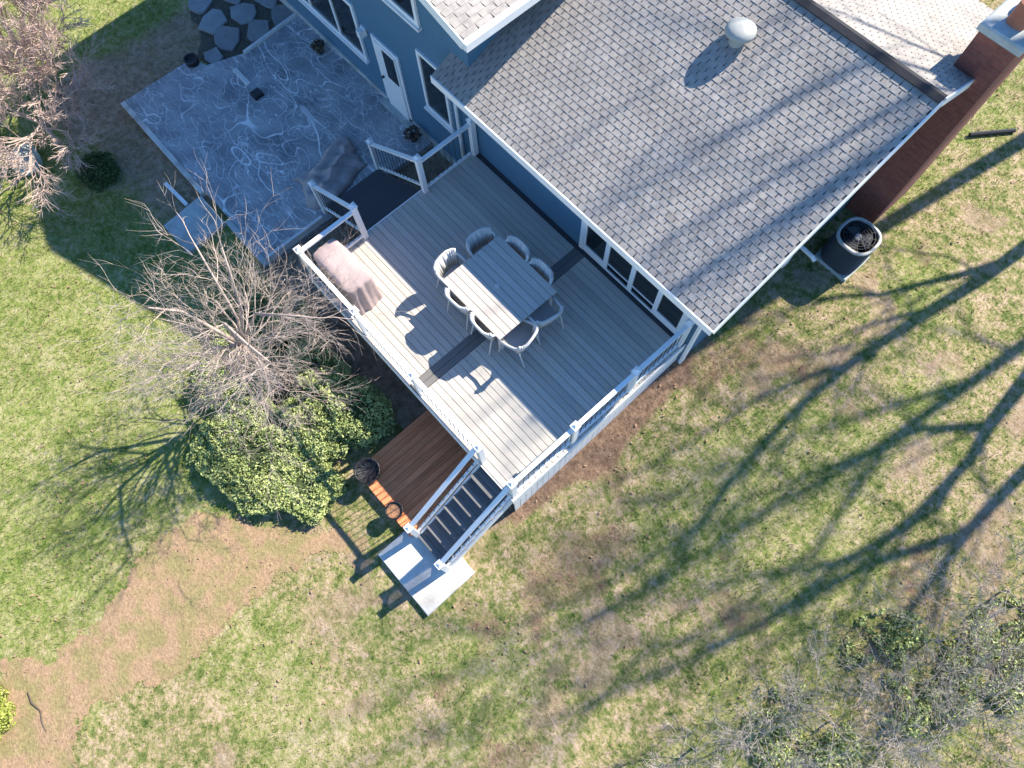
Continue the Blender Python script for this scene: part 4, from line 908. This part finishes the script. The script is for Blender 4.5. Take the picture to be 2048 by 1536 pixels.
# ------------------------------------------------------------------ leafy shrubs
def shrub(cx, cy, ax, ay, h, n_, m, label, seed, rot=0.0, power=2.6, leaf=(.020, .036), cat='shrub', lumps=.09):
    r = np.random.default_rng(seed); bz = ghs(cx, cy); t = tag(empty('leafy_shrub', (cx, cy, bz)), label, cat)
    def shape(th, ph):   # unit direction -> radius scale with lumps
        return 1 + .05 * np.sin(17 * th + 3 * seed) * np.sin(15 * ph + seed) + lumps * np.sin(5 * th + seed) * np.sin(4 * ph + seed * 2) + lumps * .6 * np.sin(11 * th + 2 * seed) * np.cos(9 * ph)
    th = r.uniform(0, 2 * np.pi, n_); cz = r.uniform(-.05, 1, n_); ph = np.arcsin(cz); cr = np.sqrt(1 - cz ** 2)
    k = shape(th, ph) * (1 - .28 * r.random(n_) ** 2.2); sq = 1 / (np.abs(np.cos(th)) ** power + np.abs(np.sin(th)) ** power) ** (1 / power)
    flat = (1 - (1 - cr) * .2); x = ax * k * np.sqrt(cr) * sq * np.cos(th) * flat; y = ay * k * np.sqrt(cr) * sq * np.sin(th) * flat; z = h * k * (np.abs(cz) ** .42) * np.sign(cz)
    X = cx + x * math.cos(rot) - y * math.sin(rot); Y = cy + x * math.sin(rot) + y * math.cos(rot); Z = bz + np.maximum(z, .02)
    V, Fq = quads(X, Y, Z, r.uniform(*leaf, n_), r, .8); V -= np.array([cx, cy, bz])
    link('foliage', np_mesh('foliage', V, Fq), m, (cx, cy, bz), t)
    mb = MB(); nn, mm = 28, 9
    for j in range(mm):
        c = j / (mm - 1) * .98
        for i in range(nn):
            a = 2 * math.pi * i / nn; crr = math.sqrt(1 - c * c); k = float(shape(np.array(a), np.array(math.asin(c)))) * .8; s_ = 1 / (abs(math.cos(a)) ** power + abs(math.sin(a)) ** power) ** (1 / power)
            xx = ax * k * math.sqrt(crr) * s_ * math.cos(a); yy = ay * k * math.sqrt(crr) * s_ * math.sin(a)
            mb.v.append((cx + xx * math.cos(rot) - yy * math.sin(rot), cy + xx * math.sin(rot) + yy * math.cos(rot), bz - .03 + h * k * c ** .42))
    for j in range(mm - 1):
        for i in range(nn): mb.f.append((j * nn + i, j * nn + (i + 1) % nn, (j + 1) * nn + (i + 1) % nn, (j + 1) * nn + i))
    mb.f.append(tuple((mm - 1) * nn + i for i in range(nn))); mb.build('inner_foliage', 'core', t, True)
    return t
shrub(1.72, -7.68, 1.28, .98, .44, 28000, 'leaf', 'broad clipped evergreen shrub bordering the dirt path', 1, .2, 3.4)
shrub(2.9, -7.35, .75, .65, .42, 11000, 'leaf', 'evergreen shrub crossed by railing shadow next to the large pot', 2, .3, 2.8)
shrub(2.1, -6.5, .85, .6, .5, 11000, 'leaf', 'evergreen shrub striped by the railing shadow in front of the deck', 13, .1)
shrub(1.2, -5.6, .8, .5, .7, 9000, 'leaf', 'evergreen shrub deep in the shade along the deck front', 3, 0)
shrub(2.55, -5.55, .7, .6, .7, 6000, 'leaf', 'dark shaded evergreen shrub between deck front and cedar platform', 9, 0)
shrub(.05, -6.95, .9, .85, .52, 13000, 'leaf', 'rounded evergreen shrub under the pale bare tree', 4, .4)
shrub(-.8, -6.05, .85, .75, .5, 12000, 'leaf', 'evergreen shrub nearest the concrete pad', 5, .2)
shrub(-.1, -5.3, .6, .45, .7, 5000, 'leaf', 'evergreen shrub below the deck corner post', 6, 0)
shrub(2.3, -14.5, .6, .55, .45, 7000, 'leafy', 'yellow green clipped shrub at the lower left of the path', 7, .6)
shrub(-6.7, -6.5, .5, .45, .35, 3000, 'leafd', 'low dark shrub in the house shadow near the boulder', 8, 0)
def loose(cx, cy, ax, ay, h, n_, m, label, seed):
    r = np.random.default_rng(seed); bz = ghs(cx, cy); t = tag(empty('leafy_brush', (cx, cy, bz)), label, 'brush')
    a = r.uniform(0, 6.283, n_); q = np.sqrt(r.random(n_)); X = cx + ax * q * np.cos(a); Y = cy + ay * q * np.sin(a)
    d = fbm(X, Y, 2.2, seed); k = d > .42; X, Y, d = X[k], Y[k], d[k]; n2 = len(X)
    Z = gh(X, Y) + .02 + h * (d - .35) * 2 * r.random(n2)
    V, Fq = quads(X, Y, Z, r.uniform(.02, .042, n2), r, .7); link('foliage', np_mesh('foliage', V - np.array([cx, cy, bz]), Fq), m, (cx, cy, bz), t)
    rr = random.Random(seed); st = MB()
    for _ in range(60):
        a = rr.uniform(0, 6.28); q = rr.random() ** .5; x, y = cx + ax * q * math.cos(a), cy + ay * q * math.sin(a); z = ghs(x, y)
        st.tube([(x, y, z - .02), (x + rr.uniform(-.1, .1), y + rr.uniform(-.1, .1), z + .2), (x + rr.uniform(-.25, .25), y + rr.uniform(-.25, .25), z + rr.uniform(.25, .5))], [.006, .005, .003], 3)
    st.build('stems', 'barkg', t)['kind'] = 'stuff'
loose(13.2, -1.2, 1.2, 1.0, .4, 6000, 'leaf', 'patchy green leafy brush between the grey bare shrubs', 10)
loose(12.7, -3.5, 1.1, .9, .35, 5000, 'leaf', 'patchy green leafy brush at the bottom edge of the lawn', 11)
loose(14.4, .5, 1.1, 1.0, .4, 5000, 'leaf', 'patchy green leafy brush farthest up the lawn edge', 12)
